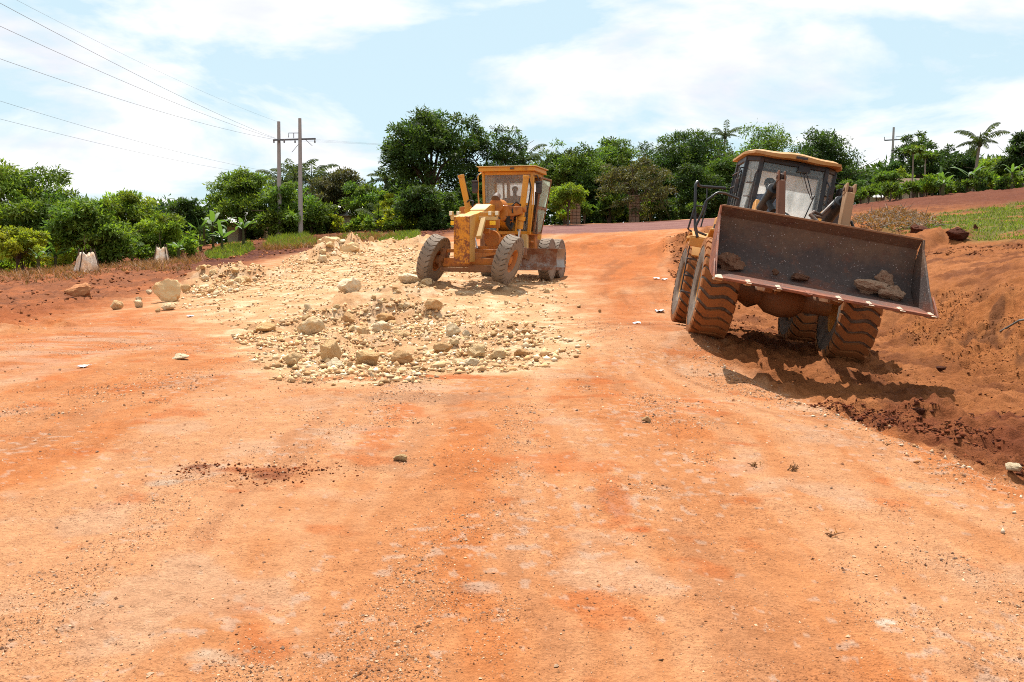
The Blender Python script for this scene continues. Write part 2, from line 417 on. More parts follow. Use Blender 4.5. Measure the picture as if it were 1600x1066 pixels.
# ------------------------------------------------------------------ materials
class NT:
    def __init__(s, name):
        s.m = bpy.data.materials.new(name); s.m.use_nodes = True; s.t = s.m.node_tree; s.t.nodes.clear()
        s.out = s.n('ShaderNodeOutputMaterial')
    def n(s, t, **k):
        x = s.t.nodes.new(t)
        for a, b in k.items(): setattr(x, a, b)
        return x
    def l(s, a, b): s.t.links.new(a, b)
    def put(s, inp, v):
        if hasattr(v, 'is_linked') or hasattr(v, 'links'): s.l(v, inp)
        else:
            if isinstance(v, tuple) and len(v) == 3 and inp.type == 'RGBA': v = v + (1,)
            inp.default_value = v
    def coord(s, kind='Object'): return s.n('ShaderNodeTexCoord').outputs[kind]
    def noise(s, scale, detail=4, rough=.55, vec=None, dist=0.0, off=None):
        x = s.n('ShaderNodeTexNoise'); x.inputs['Scale'].default_value = scale; x.inputs['Detail'].default_value = detail; x.inputs['Roughness'].default_value = rough
        x.inputs['Distortion'].default_value = dist
        if vec is None: vec = s.coord()
        if off is not None:
            mpn = s.n('ShaderNodeMapping'); mpn.inputs['Location'].default_value = off; s.l(vec, mpn.inputs[0]); vec = mpn.outputs[0]
        s.l(vec, x.inputs['Vector']); return x.outputs[0]
    def ramp(s, f, a, b, ca=(0, 0, 0), cb=(1, 1, 1)):
        x = s.n('ShaderNodeValToRGB'); x.color_ramp.elements[0].position = a; x.color_ramp.elements[1].position = b
        x.color_ramp.elements[0].color = ca + (1,); x.color_ramp.elements[1].color = cb + (1,); s.l(f, x.inputs[0]); return x.outputs[0]
    def mix(s, f, a, b, mode='MIX'):
        x = s.n('ShaderNodeMix', data_type='RGBA', blend_type=mode); s.put(x.inputs[0], f); s.put(x.inputs[6], a); s.put(x.inputs[7], b); return x.outputs[2]
    def math(s, op, a, b=None, clamp=False):
        x = s.n('ShaderNodeMath', operation=op, use_clamp=clamp); s.put(x.inputs[0], a)
        if b is not None: s.put(x.inputs[1], b)
        return x.outputs[0]
    def bump(s, h, strength=.3, dist=.02):
        x = s.n('ShaderNodeBump'); x.inputs['Strength'].default_value = strength; x.inputs['Distance'].default_value = dist; s.l(h, x.inputs['Height']); return x.outputs[0]
    def bsdf(s, col, rough=.7, metal=0.0, nrm=None, spec=.3):
        x = s.n('ShaderNodeBsdfPrincipled'); s.put(x.inputs['Base Color'], col); s.put(x.inputs['Roughness'], rough); s.put(x.inputs['Metallic'], metal)
        x.inputs['Specular IOR Level'].default_value = spec
        if nrm is not None: s.l(nrm, x.inputs['Normal'])
        return x.outputs[0]
    def done(s, sh): s.l(sh, s.out.inputs[0]); return s.m

def worn(name, paint, rust, dust, rust_amt=.45, dust_amt=.5, scale=3.0, rough=.5, metal=0.0, bump=.25, spec=.35):
    """paint with rust blotches and settled dust"""
    k = NT(name)
    a = k.noise(scale, 7, .65); b = k.noise(scale * 3.7, 6, .7, off=(3, 1, 7)); c = k.noise(scale * .7, 4, .6, off=(9, 5, 2)); g = k.noise(60, 3)
    rm = k.ramp(k.math('ADD', k.math('MULTIPLY', a, .6), k.math('MULTIPLY', b, .4)), 1 - rust_amt - .04, 1 - rust_amt + .06)
    rustc = k.mix(b, rust, tuple(min(1, q * 1.9 + .01) for q in rust))
    base = k.mix(k.math('MULTIPLY', b, .5), paint, tuple(q * .72 for q in paint))
    base = k.mix(rm, base, rustc)
    dm = k.ramp(c, .62 - dust_amt * .45, .95 - dust_amt * .45)
    dm = k.math('MULTIPLY', dm, .85)
    base = k.mix(dm, base, dust)
    ro = k.mix(dm, k.mix(rm, (rough,) * 3, (.85,) * 3), (.92,) * 3)
    return k.done(k.bsdf(base, ro, metal, k.bump(k.math('ADD', k.math('MULTIPLY', rm, .5), g), bump, .006), spec))
def plain(name, c, rough=.6, metal=0.0, var=.25, scale=8.0, spec=.3, bump=.1):
    k = NT(name); a = k.noise(scale, 5, .6); g = k.noise(scale * 7, 3, off=(4, 4, 1))
    return k.done(k.bsdf(k.mix(a, tuple(q * (1 - var) for q in c), tuple(min(1, q * (1 + var)) for q in c)), rough, metal, k.bump(g, bump, .005), spec))

DUST = (.36, .17, .075)
M = {}
M['loader_yellow'] = worn('loader_yellow', (.56, .25, .035), (.13, .05, .02), (.40, .21, .09), .30, .5)
M['grader_yellow'] = worn('grader_yellow', (.64, .285, .022), (.17, .06, .018), (.46, .24, .09), .38, .30)
M['grader_rusty'] = worn('grader_rusty', (.62, .24, .014), (.12, .035, .012), (.30, .13, .05), .505, .12, 5.5, bump=.5)
M['grader_orange'] = worn('grader_orange', (.48, .16, .018), (.16, .05, .016), (.35, .15, .06), .45, .45)
M['grader_cream'] = worn('grader_cream', (.62, .42, .17), (.2, .09, .03), (.45, .26, .11), .30, .3)
M['grader_side'] = worn('grader_side', (.56, .30, .07), (.2, .09, .03), (.45, .26, .11), .38, .3)
M['machine_brown'] = worn('machine_brown', (.23, .105, .045), (.08, .035, .018), (.28, .13, .06), .45, .5)
M['roof_yellow'] = worn('roof_yellow', (.43, .20, .04), (.16, .07, .03), (.40, .24, .12), .38, .6)
M['crank_dark'] = worn('crank_dark', (.15, .06, .028), (.07, .03, .016), (.24, .10, .05), .45, .35)
M['crank_tan'] = worn('crank_tan', (.30, .17, .085), (.12, .055, .028), (.36, .21, .11), .40, .5)
M['dark_steel'] = worn('dark_steel', (.055, .05, .05), (.09, .04, .02), (.20, .10, .055), .35, .45, rough=.5)
M['black_paint'] = worn('black_paint', (.022, .024, .028), (.06, .035, .022), (.17, .10, .07), .25, .25, rough=.4)
M['grey_panel'] = plain('grey_panel', (.16, .17, .16), .6)
M['chrome'] = plain('chrome', (.62, .6, .57), .25, 1.0, .15)
M['bright_steel'] = plain('bright_steel', (.66, .60, .52), .42, .6, .2, 14)
M['worn_tooth'] = plain('worn_tooth', (.50, .40, .30), .5, .3, .3, 20)
M['blade_steel'] = worn('blade_steel', (.30, .25, .22), (.13, .055, .03), (.30, .15, .08), .52, .4, 5, rough=.5, metal=.15)
M['blade_lit'] = plain('blade_lit', (.34, .30, .27), .45, .5, .25, 12)  # paler blade steel: light on the curved end put into the colour
M['hose'] = plain('hose', (.02, .02, .02), .6)
M['seat'] = plain('seat', (.03, .03, .035), .7)
M['lamp_glass'] = plain('lamp_glass', (.75, .68, .52), .2)
M['amber'] = plain('amber', (1.0, .52, .02), .25, 0, .2, 20)
M['pin'] = plain('pin', (.35, .30, .25), .45, .7)
M['cloth_white'] = plain('cloth_white', (.72, .72, .76), .9)
M['skin'] = plain('skin', (.075, .040, .025), .55, 0, .15)
M['hair'] = plain('hair', (.012, .010, .009), .8)
M['shirt_blue'] = plain('shirt_blue', (.03, .075, .22), .85)
M['shirt_grey'] = plain('shirt_grey', (.22, .17, .14), .85)
M['trousers'] = plain('trousers', (.05, .05, .07), .85)

def tyre_mat(name, dirt, amt):
    k = NT(name); a = k.noise(3.5, 6, .65); b = k.noise(26, 4)
    dm = k.ramp(k.math('ADD', k.math('MULTIPLY', a, .75), k.math('MULTIPLY', b, .25)), .62 - amt * .5, .78 - amt * .4)
    c = k.mix(dm, (.035, .033, .032), k.mix(b, tuple(q * .75 for q in dirt), dirt))
    return k.done(k.bsdf(c, .85, 0, k.bump(b, .35, .006), .2))
M['tread_orange'] = tyre_mat('tread_orange', (.34, .130, .042), .78)
M['rubber'] = tyre_mat('rubber', (.22, .13, .085), .35)
M['rubber_side'] = tyre_mat('rubber_side', (.20, .15, .115), .60)
M['tread_grey'] = tyre_mat('tread_grey', (.25, .195, .15), .80)

def glass_mat(name, dirt, amt, streak=(6, 6, 1.6), trans=.6):
    k = NT(name)
    mpn = k.n('ShaderNodeMapping'); mpn.inputs['Scale'].default_value = streak; k.l(k.coord(), mpn.inputs[0])
    a = k.noise(1.3, 6, .65, vec=mpn.outputs[0]); b = k.noise(2.2, 4)
    f = k.ramp(k.math('ADD', k.math('MULTIPLY', a, .55), k.math('MULTIPLY', b, .45)), .3, .8)
    f = k.math('ADD', k.math('MULTIPLY', f, amt), amt * .35, clamp=True)
    tr = k.n('ShaderNodeBsdfTransparent'); tr.inputs[0].default_value = (.93, .96, .95, 1)
    gl = k.n('ShaderNodeBsdfGlossy'); gl.inputs['Roughness'].default_value = .03
    fr = k.n('ShaderNodeFresnel'); fr.inputs[0].default_value = 1.45
    m1 = k.n('ShaderNodeMixShader'); k.l(fr.outputs[0], m1.inputs[0]); k.l(tr.outputs[0], m1.inputs[1]); k.l(gl.outputs[0], m1.inputs[2])
    df = k.n('ShaderNodeBsdfDiffuse'); df.inputs[0].default_value = dirt + (1,)
    tl = k.n('ShaderNodeBsdfTranslucent'); tl.inputs[0].default_value = dirt + (1,)
    m2 = k.n('ShaderNodeMixShader'); m2.inputs[0].default_value = trans; k.l(df.outputs[0], m2.inputs[1]); k.l(tl.outputs[0], m2.inputs[2])
    m3 = k.n('ShaderNodeMixShader'); k.l(f, m3.inputs[0]); k.l(m1.outputs[0], m3.inputs[1]); k.l(m2.outputs[0], m3.inputs[2])
    return k.done(m3.outputs[0])
M['glass_front'] = glass_mat('glass_front', (.66, .66, .66), .12)
M['glass_front_brown'] = glass_mat('glass_front_brown', (.66, .50, .37), .42)
M['glass_rear'] = glass_mat('glass_rear', (.92, .92, .94), .8, trans=.9)
M['glass_side'] = glass_mat('glass_side', (.55, .58, .56), .35)
M['glass_sky_green'] = glass_mat('glass_sky_green', (.74, .88, .78), .95, trans=.75)  # dusty door glass; sky reflection is painted in as pale green

def bucket_mat():
    k = NT('bucket_inside'); co = k.coord()
    a = k.noise(2.2, 7, .65); b = k.noise(14, 5, .65, off=(2, 2, 2))
    br = k.mix(b, (.080, .045, .028), (.175, .100, .062)); gr = k.mix(b, (.034, .024, .022), (.090, .064, .056))
    sp = k.n('ShaderNodeSeparateXYZ'); k.l(co, sp.inputs[0])
    zt = k.math('ADD', sp.outputs[2], k.math('MULTIPLY', k.math('SUBTRACT', a, .5), 1.0))
    base = k.mix(k.ramp(k.math('SUBTRACT', zt, .9), .55, .95), gr, br)
    red = k.ramp(k.math('SUBTRACT', zt, .9), .02, .24, (1, 1, 1), (0, 0, 0))
    base = k.mix(red, base, k.mix(b, (.11, .036, .02), (.19, .062, .033)))
    base = k.mix(k.ramp(k.noise(5, 6, .7, off=(8, 1, 3)), .54, .66), base, k.mix(b, (.06, .03, .022), (.15, .07, .045)))
    for sc, th, lo in ((26, .19, .42), (60, .22, .50)):
        v = k.n('ShaderNodeTexVoronoi'); v.inputs['Scale'].default_value = sc; k.l(co, v.inputs['Vector'])
        sp2 = k.ramp(v.outputs['Distance'], th * .6, th, (1, 1, 1), (0, 0, 0))
        keep = k.ramp(k.noise(sc * .42, 2, off=(5, 5, 5)), lo + .06, lo + .14)
        base = k.mix(k.math('MULTIPLY', sp2, keep), base, (.36, .30, .28))
    return k.done(k.bsdf(base, .8, 0, k.bump(k.math('ADD', b, k.math('MULTIPLY', a, .6)), .6, .02), .25))
M['bucket_inside'] = bucket_mat()
M['bucket_red'] = worn('bucket_red', (.15, .045, .022), (.10, .03, .018), (.36, .11, .045), .45, .5, 6, bump=.6)

def rock_mat(name, c, stain, amt=.35):
    k = NT(name); oi = k.n('ShaderNodeObjectInfo').outputs['Random']
    a = k.noise(5.5, 7, .68); b = k.noise(22, 5, .65)
    f = k.ramp(k.math('ADD', k.math('MULTIPLY', a, .7), k.math('MULTIPLY', oi, .3)), .62 - amt * .5, .86 - amt * .4)
    col = k.mix(b, tuple(q * .78 for q in c), tuple(min(1, q * 1.15) for q in c))
    col = k.mix(k.math('MULTIPLY', f, .85), col, stain)
    dk = k.ramp(k.noise(12, 5, .75, off=(7, 7, 7)), .66, .74)
    col = k.mix(k.math('MULTIPLY', dk, .5), col, tuple(q * .35 for q in stain))
    return k.done(k.bsdf(col, .93, 0, k.bump(k.math('ADD', a, k.math('MULTIPLY', b, .6)), .9, .05), .12))
M['rock_cream'] = rock_mat('rock_cream', (.74, .52, .28), (.56, .31, .12), .36)
M['rock_white'] = rock_mat('rock_white', (.78, .62, .41), (.60, .38, .17), .30)
M['rock_brown'] = rock_mat('rock_brown', (.70, .45, .23), (.50, .25, .09), .45)
M['rock_red'] = rock_mat('rock_red', (.50, .24, .11), (.36, .13, .05), .5)
M['clod'] = rock_mat('clod', (.24, .125, .075), (.12, .05, .03), .5)
M['clod_pale'] = rock_mat('clod_pale', (.42, .27, .18), (.24, .12, .075), .4)
M['mud'] = rock_mat('mud', (.12, .04, .02), (.06, .018, .01), .6)

def leaf_mat(name, c, tr=.42, gloss=.16):
    k = NT(name)
    at_ = k.n('ShaderNodeAttribute', attribute_name='tint'); oi = k.n('ShaderNodeObjectInfo').outputs['Random']
    col = k.mix(1.0, c, at_.outputs['Color'], 'MULTIPLY')
    col = k.mix(k.math('MULTIPLY', oi, .25), col, k.mix(1.0, col, (1.35, 1.2, .8), 'MULTIPLY'))
    b = k.bsdf(col, .6, 0, None, gloss)
    t = k.n('ShaderNodeBsdfTranslucent'); k.l(k.mix(1.0, col, (1.5, 1.5, .55), 'MULTIPLY'), t.inputs[0])
    m = k.n('ShaderNodeMixShader'); m.inputs[0].default_value = tr; k.l(b, m.inputs[1]); k.l(t.outputs[0], m.inputs[2])
    return k.done(m.outputs[0])
M['leaf_dark'] = leaf_mat('leaf_dark', (.045, .082, .020))
M['leaf_mid'] = leaf_mat('leaf_mid', (.080, .132, .024))
M['leaf_fresh'] = leaf_mat('leaf_fresh', (.105, .165, .026), .45)
M['leaf_bright'] = leaf_mat('leaf_bright', (.150, .215, .026), .45)
M['leaf_lime'] = leaf_mat('leaf_lime', (.25, .29, .03), .45)
M['leaf_olive'] = leaf_mat('leaf_olive', (.085, .084, .034), .35)
M['leaf_palm'] = leaf_mat('leaf_palm', (.06, .085, .028), .35)
M['leaf_banana'] = leaf_mat('leaf_banana', (.085, .16, .045), .45, .5)
M['grass'] = leaf_mat('grass', (.13, .17, .03), .4, .2)
M['dry_weed'] = leaf_mat('dry_weed', (.24, .125, .06), .2, .1)
M['bark'] = plain('bark', (.11, .075, .055), .9, 0, .4, 6, .1, .5)
M['bark_pale'] = plain('bark_pale', (.22, .18, .14), .9, 0, .35, 6, .1, .4)
M['concrete'] = plain('concrete', (.38, .33, .31), .9, 0, .15, 4, .1, .3)
M['wire'] = plain('wire', (.14, .14, .15), .5)
M['plaster'] = plain('plaster', (.52, .43, .28), .9, 0, .15, 2)
M['roof_sheet'] = plain('roof_sheet', (.55, .53, .50), .5, .3, .15, 2)
M['thatch'] = plain('thatch', (.17, .11, .075), .95, 0, .3, 5)
M['dark_window_plate'] = plain('dark_window_plate', (.02, .02, .02), .8)  # near-black colour standing in for the shade inside a window
M['coral_stone'] = plain('coral_stone', (.22, .145, .10), .95, 0, .3, 5, .1, .5)
M['mortar'] = plain('mortar', (.13, .09, .065), .95)
def sack_mat():
    k = NT('sack'); a = k.noise(3, 5, .6); g = k.noise(12, 4)
    col = k.mix(k.ramp(a, .4, .7), (.94, .88, .80), (.86, .62, .40)); col = k.mix(k.math('MULTIPLY', g, .15), col, (.5, .46, .42))
    b = k.bsdf(col, .6, 0, k.bump(g, .3, .02)); t = k.n('ShaderNodeBsdfTranslucent'); k.l(col, t.inputs[0])
    m = k.n('ShaderNodeMixShader'); m.inputs[0].default_value = .6; k.l(b, m.inputs[1]); k.l(t.outputs[0], m.inputs[2])
    return k.done(m.outputs[0])
M['sack'] = sack_mat()

# ------------------------------------------------------------------ the ground: one sheet, split by surface
def ground_mat():
    k = NT('soil')
    a = k.n('ShaderNodeAttribute', attribute_name='tint').outputs['Color']
    co = k.coord()
    n1 = k.noise(7, 6, .7, vec=co); n2 = k.noise(45, 4, .7, vec=co); n3 = k.noise(1.3, 5, .6, vec=co)
    f = k.math('ADD', k.math('MULTIPLY', n1, .5), k.math('MULTIPLY', n2, .5))
    g = k.ramp(f, .30, .72, (.66, .62, .60), (1.30, 1.33, 1.36))
    col = k.mix(1.0, a, g, 'MULTIPLY')
    # dark specks painted for fine grains and their tiny shadows, gathered in drifts
    dr = k.ramp(k.noise(.9, 4, .6, vec=co, off=(3, 3, 0)), .40, .66)
    for sc, th in ((95, .30), (42, .20)):
        v = k.n('ShaderNodeTexVoronoi'); v.inputs['Scale'].default_value = sc; k.l(co, v.inputs['Vector'])
        keep = k.ramp(k.noise(sc * .35, 2, off=(sc, 1, 1), vec=co), .50, .56)
        f2 = k.math('MULTIPLY', k.math('MULTIPLY', k.ramp(v.outputs['Distance'], th, th * 1.7, (1, 1, 1), (0, 0, 0)), keep), k.math('ADD', k.math('MULTIPLY', dr, .75), .18))
        col = k.mix(f2, col, k.mix(1.0, a, (.36, .31, .30), 'MULTIPLY'))
    h = k.ramp(n3, .35, .7, (.92, .88, .84), (1.06, 1.08, 1.10))
    col = k.mix(1.0, col, h, 'MULTIPLY')
    return k.done(k.bsdf(col, .95, 0, k.bump(k.math('ADD', k.math('MULTIPLY', n1, .7), n2), .7, .04), .10))
M['soil'] = ground_mat()

POWDER = poly([(370, 524), (470, 492), (620, 482), (710, 490), (860, 514), (915, 540), (880, 566), (770, 582), (640, 596), (540, 602), (430, 590), (395, 560)])
def lerp(a, b, t): return a + (np.asarray(b) - a) * t[:, None]
def ground_colour(x, y, z, m):
    n = lambda f, s, o=4: fbm(x * f, y * f, s, o)
    c = np.tile(np.array([.39, .163, .065]), (len(x), 1))
    # lanes left by wheels and the blade follow the road as it bends
    xp = x - np.where(y > 12, .0045 * (y - 12) ** 2, 0) + .25 * n(.25, 100, 3)
    lane = fbm(xp * .62, y * .035, 101, 4); fine = fbm(xp * 2.6, y * .10, 102, 5); bl = n(.45, 103, 4); sm = n(2.2, 105, 5)
    c = lerp(c, (.425, .207, .099), ss(-.2, .5, lane + .55 * fine + .25 * sm))
    c = lerp(c, (.375, .120, .033), .72 * ss(.12, .7, -.9 * lane - .45 * fine + .45 * bl + .3 * sm))
    c = lerp(c, (.27, .105, .042), .45 * ss(.25, .75, .8 * fine + .6 * bl))
    c = lerp(c, (.365, .096, .022), .55 * ss(.42, .72, n(1.3, 107, 5)))
    fl = ss(.44, .60, n(8.5, 109, 5) + .45 * n(.5, 110, 3) - .16)           # pale flakes of dried crust
    c = lerp(c, (.40, .275, .20), .60 * fl * ss(30, 18, y))
    c = lerp(c, (.40, .255, .165), .45 * ss(.32, .60, .7 * n(.9, 111, 5) + .5 * lane))
    # orange packed earth on the left and at the back of the road
    leftness = ss(-3.0, -9.0, x) * ss(8, 13, y)
    c = lerp(c, (.36, .112, .034), .7 * leftness * ss(-.4, .3, n(.8, 113)))
    c = lerp(c, (.39, .22, .135), .85 * m['pale'] * ss(-.15, .25, fbm(x * .5, y * 1.6, 115, 4)))
    c = lerp(c, (.345, .102, .026), .85 * m['orange'] * ss(-.75, .1, n(.6, 117)))
    c = lerp(c, (.22, .078, .028), .6 * m['orange'] * ss(.1, .5, fbm(xp * 1.6, y * .22, 119, 5)))
    # crushed limestone
    gm = m['gravel']
    for mx, my, h, rx, ry, rg in MOUNDS_A:
        if mx < -2.5 and 12 < my < 55 and not (mx < -8 and my < 25): gm = np.maximum(gm, np.exp(-(((x - mx) / rx) ** 2 + ((y - my) / ry) ** 2)) * 1.6)
    gm = np.clip(gm + .7 * ss(-.6, .8, sdist(POWDER, x, y) + .7 * n(.9, 120)), 0, 1)
    c = lerp(c, (.48, .29, .150), gm * (.85 + .15 * ss(-.3, .3, n(.7, 121))))
    c = lerp(c, (.58, .42, .265), gm * .8 * ss(.05, .45, n(1.5, 123)))
    c = lerp(c, (.37, .185, .080), gm * .4 * ss(.22, .55, n(1.1, 125)))
    # turned soil on the left
    fm = m['field']
    fc = lerp(np.tile(np.array([.205, .072, .030]), (len(x), 1)), (.28, .094, .036), ss(-.1, .5, n(.35, 131)))
    fc = lerp(fc, (.105, .042, .023), .6 * ss(.1, .5, n(1.3, 133)))
    nearred = ss(30, 20, y)
    fc = lerp(fc, (.29, .082, .025), nearred * .8)
    c = lerp(c, fc, fm)
    mm = m['maroon'] * np.clip(fm + .6, 0, 1)
    c = lerp(c, (.075, .022, .014), mm * (.6 + .4 * ss(-.3, .3, n(.6, 135))))
    # right hand soil
    rm = m['right']
    rc = lerp(np.tile(np.array([.245, .088, .029]), (len(x), 1)), (.15, .051, .018), ss(-.1, .5, n(.7, 141)))
    rc = lerp(rc, (.31, .118, .042), .7 * ss(.15, .55, fbm(x * .4, y * 1.1, 143, 4)))
    rc = lerp(rc, (.270, .096, .028), .88 * m['bank'])
    bx = (x * .55 + y * .83); by = (-x * .83 + y * .55)
    rc = lerp(rc, (.085, .032, .013), .75 * m['bank'] * ss(.05, .42, fbm(by * 2.2, bx * .5, 145, 5)))
    rc = lerp(rc, (.30, .115, .036), .6 * m['bank'] * ss(.2, .5, fbm(by * 2.6, bx * .6, 146, 5)))
    rc = lerp(rc, (.115, .036, .020), .9 * ss(3.2, 4.2, z) * ss(34, 44, y))
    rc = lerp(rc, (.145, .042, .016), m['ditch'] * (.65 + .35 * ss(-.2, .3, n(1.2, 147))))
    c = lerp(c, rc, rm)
    c = lerp(c, (.175, .082, .072), m['tarmac'])
    c = lerp(c, (.24, .13, .105), m['tarmac'] * .6 * ss(.0, .4, fbm(x * .15, y * 1.2, 149, 3)))
    c = lerp(c, (.115, .105, .030), m['grass'] * ss(-.55, -.1, n(.5, 151)))
    c = lerp(c, (.06, .07, .025), ss(74, 84, np.hypot(x, y)))
    # spill of dark red soil on the road, and pale dry crusts
    for u, v, rx, ry, col, amt in ((435, 742, .17, .12, (.16, .038, .014), .75), (400, 734, .38, .07, (.25, .062, .018), .7), (310, 728, .10, .07, (.12, .03, .013), .8), (960, 780, .10, .5, (.34, .085, .020), .6), (1160, 693, .16, .07, (.36, .085, .018), .7), (1000, 825, .10, .05, (.35, .08, .017), .8),
                                   (600, 730, .4, .08, (.30, .15, .075), .5), (330, 1030, .12, .08, (.37, .27, .19), .7), (255, 750, .14, .08, (.36, .28, .21), .7), (1385, 972, .04, .025, (.42, .37, .30), .8), (755, 915, .10, .10, (.36, .27, .21), .6), (1430, 760, .2, .10, (.37, .24, .14), .5),
                                   (690, 620, .9, .35, (.28, .15, .085), .6), (560, 590, .9, .3, (.36, .11, .03), .6), (690, 588, .6, .2, (.36, .09, .02), .8)):
        p = at(u, v)
        q = ((x - p.x) / rx) ** 2 + ((y - p.y) / ry) ** 2
        c = lerp(c, col, amt * ss(1.6, .3, q + .9 * n(4.0, int(u), 4)))
    return np.clip(c, .004, .8)

def build_ground():
    th = np.concatenate([np.linspace(-180, -50, 24, endpoint=False), np.linspace(-50, -37, 26, endpoint=False), np.linspace(-37, 37, 560, endpoint=False), np.linspace(37, 50, 26, endpoint=False), np.linspace(50, 180, 24, endpoint=False)])
    th = np.radians(th)
    r = [0.6]
    while r[-1] < 100: r.append(r[-1] * (1.03 if r[-1] < 2.8 else 1.0044 if 8 < r[-1] < 34 else 1.0068))
    r = np.array(r + [112, 130, 160, 220, 320, 500, 900, 1800, 3500, 6000])
    T, RR = np.meshgrid(th, r)
    X = (RR * np.sin(T)).ravel(); Y = (RR * np.cos(T)).ravel()
    nt, nr = len(th), len(r)
    mz = zones(X, Y)
    Zh = height(X, Y, mz)
    Cc = ground_colour(X, Y, Zh, mz)
    V = np.stack([X, Y, Zh], 1)
    i = np.arange(nr - 1)[:, None] * nt; j = np.arange(nt)[None, :]; j2 = (j + 1) % nt
    F = np.stack([i + j, i + j2, i + nt + j2, i + nt + j], -1).reshape(-1, 4)
    F = F[:, ::-1]
    V = np.vstack([V, [[0, 0, gz(0, 0)]]]); Cc = np.vstack([Cc, Cc[:1]])
    # which surface each face belongs to
    lab = np.zeros(len(X), int)
    lab[mz['field'] > .5] = 1; lab[mz['right'] > .5] = 2
    lab[(mz['bank'] > .5) & (lab == 2)] = 3; lab[mz['grass'] > .5] = 4; lab[mz['tarmac'] > .5] = 5
    lab[np.hypot(X, Y) > 78] = 6
    fl = np.concatenate([lab, [0]])[F[:, 0]]
    names = ['dirt_road', 'turned_soil', 'bare_ground', 'earth_bank', 'grass_field', 'paved_road', 'ground']
    for q, nm in enumerate(names):
        f = F[fl == q]
        if not len(f): continue
        used, inv = np.unique(f, return_inverse=True)
        me = mesh_np(nm, V[used], inv.reshape(-1, 4), M['soil'], Cc[used], smooth=True)
        tag(link(nm, me), kind='structure')
    k = len(V) - 1     # the small cap under the camera
    f = np.array([(k, (a + 1) % nt, a) for a in range(nt)])[:, ::-1]
    used, inv = np.unique(f, return_inverse=True)
    tag(link('road_patch', mesh_np('road_patch', V[used], inv.reshape(-1, 3), M['soil'], Cc[used], smooth=True)), kind='structure')
build_ground()

# ------------------------------------------------------------------ wheels
def carcass(r, w, rim, dip=.035):
    m = MB()
    m.lathe([(-w * .34, rim), (-w * .44, rim + .03), (-w * .5, rim + (r - rim) * .45), (-w * .485, r - .11), (-w * .45, r - .06), (-w * .40, r - dip),
             (w * .40, r - dip), (w * .45, r - .06), (w * .485, r - .11), (w * .5, rim + (r - rim) * .45), (w * .44, rim + .03), (w * .34, rim)], 'x', 52)
    return m
def lug_ring(r, w, n, shape, fill, dip=.04, sh=.12):
    """cross bars of the tread: shape = [(t across -1..1, lag in pitches)]"""
    m = MB(); pitch = 2 * math.pi / n
    ts = np.linspace(-1, 1, 9); lag = np.interp(ts, [a for a, b in shape], [b for a, b in shape])
    for k in range(n):
        a0 = k * pitch + random.uniform(-.01, .01)
        rows = []
        for t, l in zip(ts, lag):
            rows.append((t * w * .46, a0 + l * pitch, r, r - dip - .006))
        l0, l1 = lag[0], lag[-1]
        rows = [(-w * .502, a0 + l0 * pitch, r - sh, r - sh - .02), (-w * .492, a0 + l0 * pitch, r - .03, r - .06)] + rows + [(w * .492, a0 + l1 * pitch, r - .03, r - .06), (w * .502, a0 + l1 * pitch, r - sh, r - sh - .02)]
        base = len(m.v)
        for x, a, ro, ri in rows:
            for q, rr in ((0, ri), (.05, ro), (.5, ro), (.95, ro), (1, ri)):
                an = a + q * fill * pitch
                m.v.append(Vector((x, -rr * math.sin(an), rr * math.cos(an))))
        for i in range(len(rows) - 1):
            for j in range(4):
                b = base + i * 5 + j
                m.f.append((b, b + 1, b + 6, b + 5))
        e = base + (len(rows) - 1) * 5
        m.f.append((base + 4, base + 3, base + 2, base + 1, base)); m.f.append((e, e + 1, e + 2, e + 3, e + 4))
    return m
def rim_mesh(rim, w, side):
    """dished disc; side = +1 outer face towards +x"""
    m = MB(); s = side
    m.lathe([(s * w * .36, rim + .015), (s * w * .38, rim + .03), (s * w * .385, rim - .005), (s * w * .33, rim - .03), (s * w * .10, rim - .06), (s * w * .05, rim * .66), (s * w * .09, rim * .52), (s * w * .13, rim * .42), (s * w * .24, rim * .38), (s * w * .28, rim * .25), (s * w * .28, .001)], 'x', 36)
    m.lathe([(-s * w * .38, rim + .03), (-s * w * .33, rim - .03), (s * w * .10, rim - .065)], 'x', 36)
    return m
def bolts_mesh(rad, x, side, n=14, r=.014, l=.03):
    m = MB()
    for k in range(n):
        a = 2 * math.pi * k / n
        m.cyl((x, rad * math.cos(a), rad * math.sin(a)), (x + side * l, rad * math.cos(a), rad * math.sin(a)), r, 6)
    return m

# ------------------------------------------------------------------ wheel loader
LX, LY = 4.37, 15.95
ROOT_ROT = (R(-0.7), R(10.2), R(-4.0))
loader = thing('wheel_loader', 'dirty yellow wheel loader with a wide raised bucket, leaning towards the ditch', 'wheel loader', (LX, LY, -0.01), ROOT_ROT)
_LM = Matrix.Translation((LX, LY, -0.01)) @ Euler(ROOT_ROT).to_matrix().to_4x4()
_LI = _LM.inverted()
def loc(u, v, d): return _LI @ P(u, v, d)
HF, HR = R(-2.5), R(-0.5)          # the two frames are slightly articulated at the hinge
def lb(m, name, mat, bevel=.012, front=False, parent=None, smooth=True):
    o = m.build(name, mat, loader if parent is None else parent, bevel, smooth)
    if parent is None: o.rotation_euler = (0, 0, HF if front else HR)
    return o

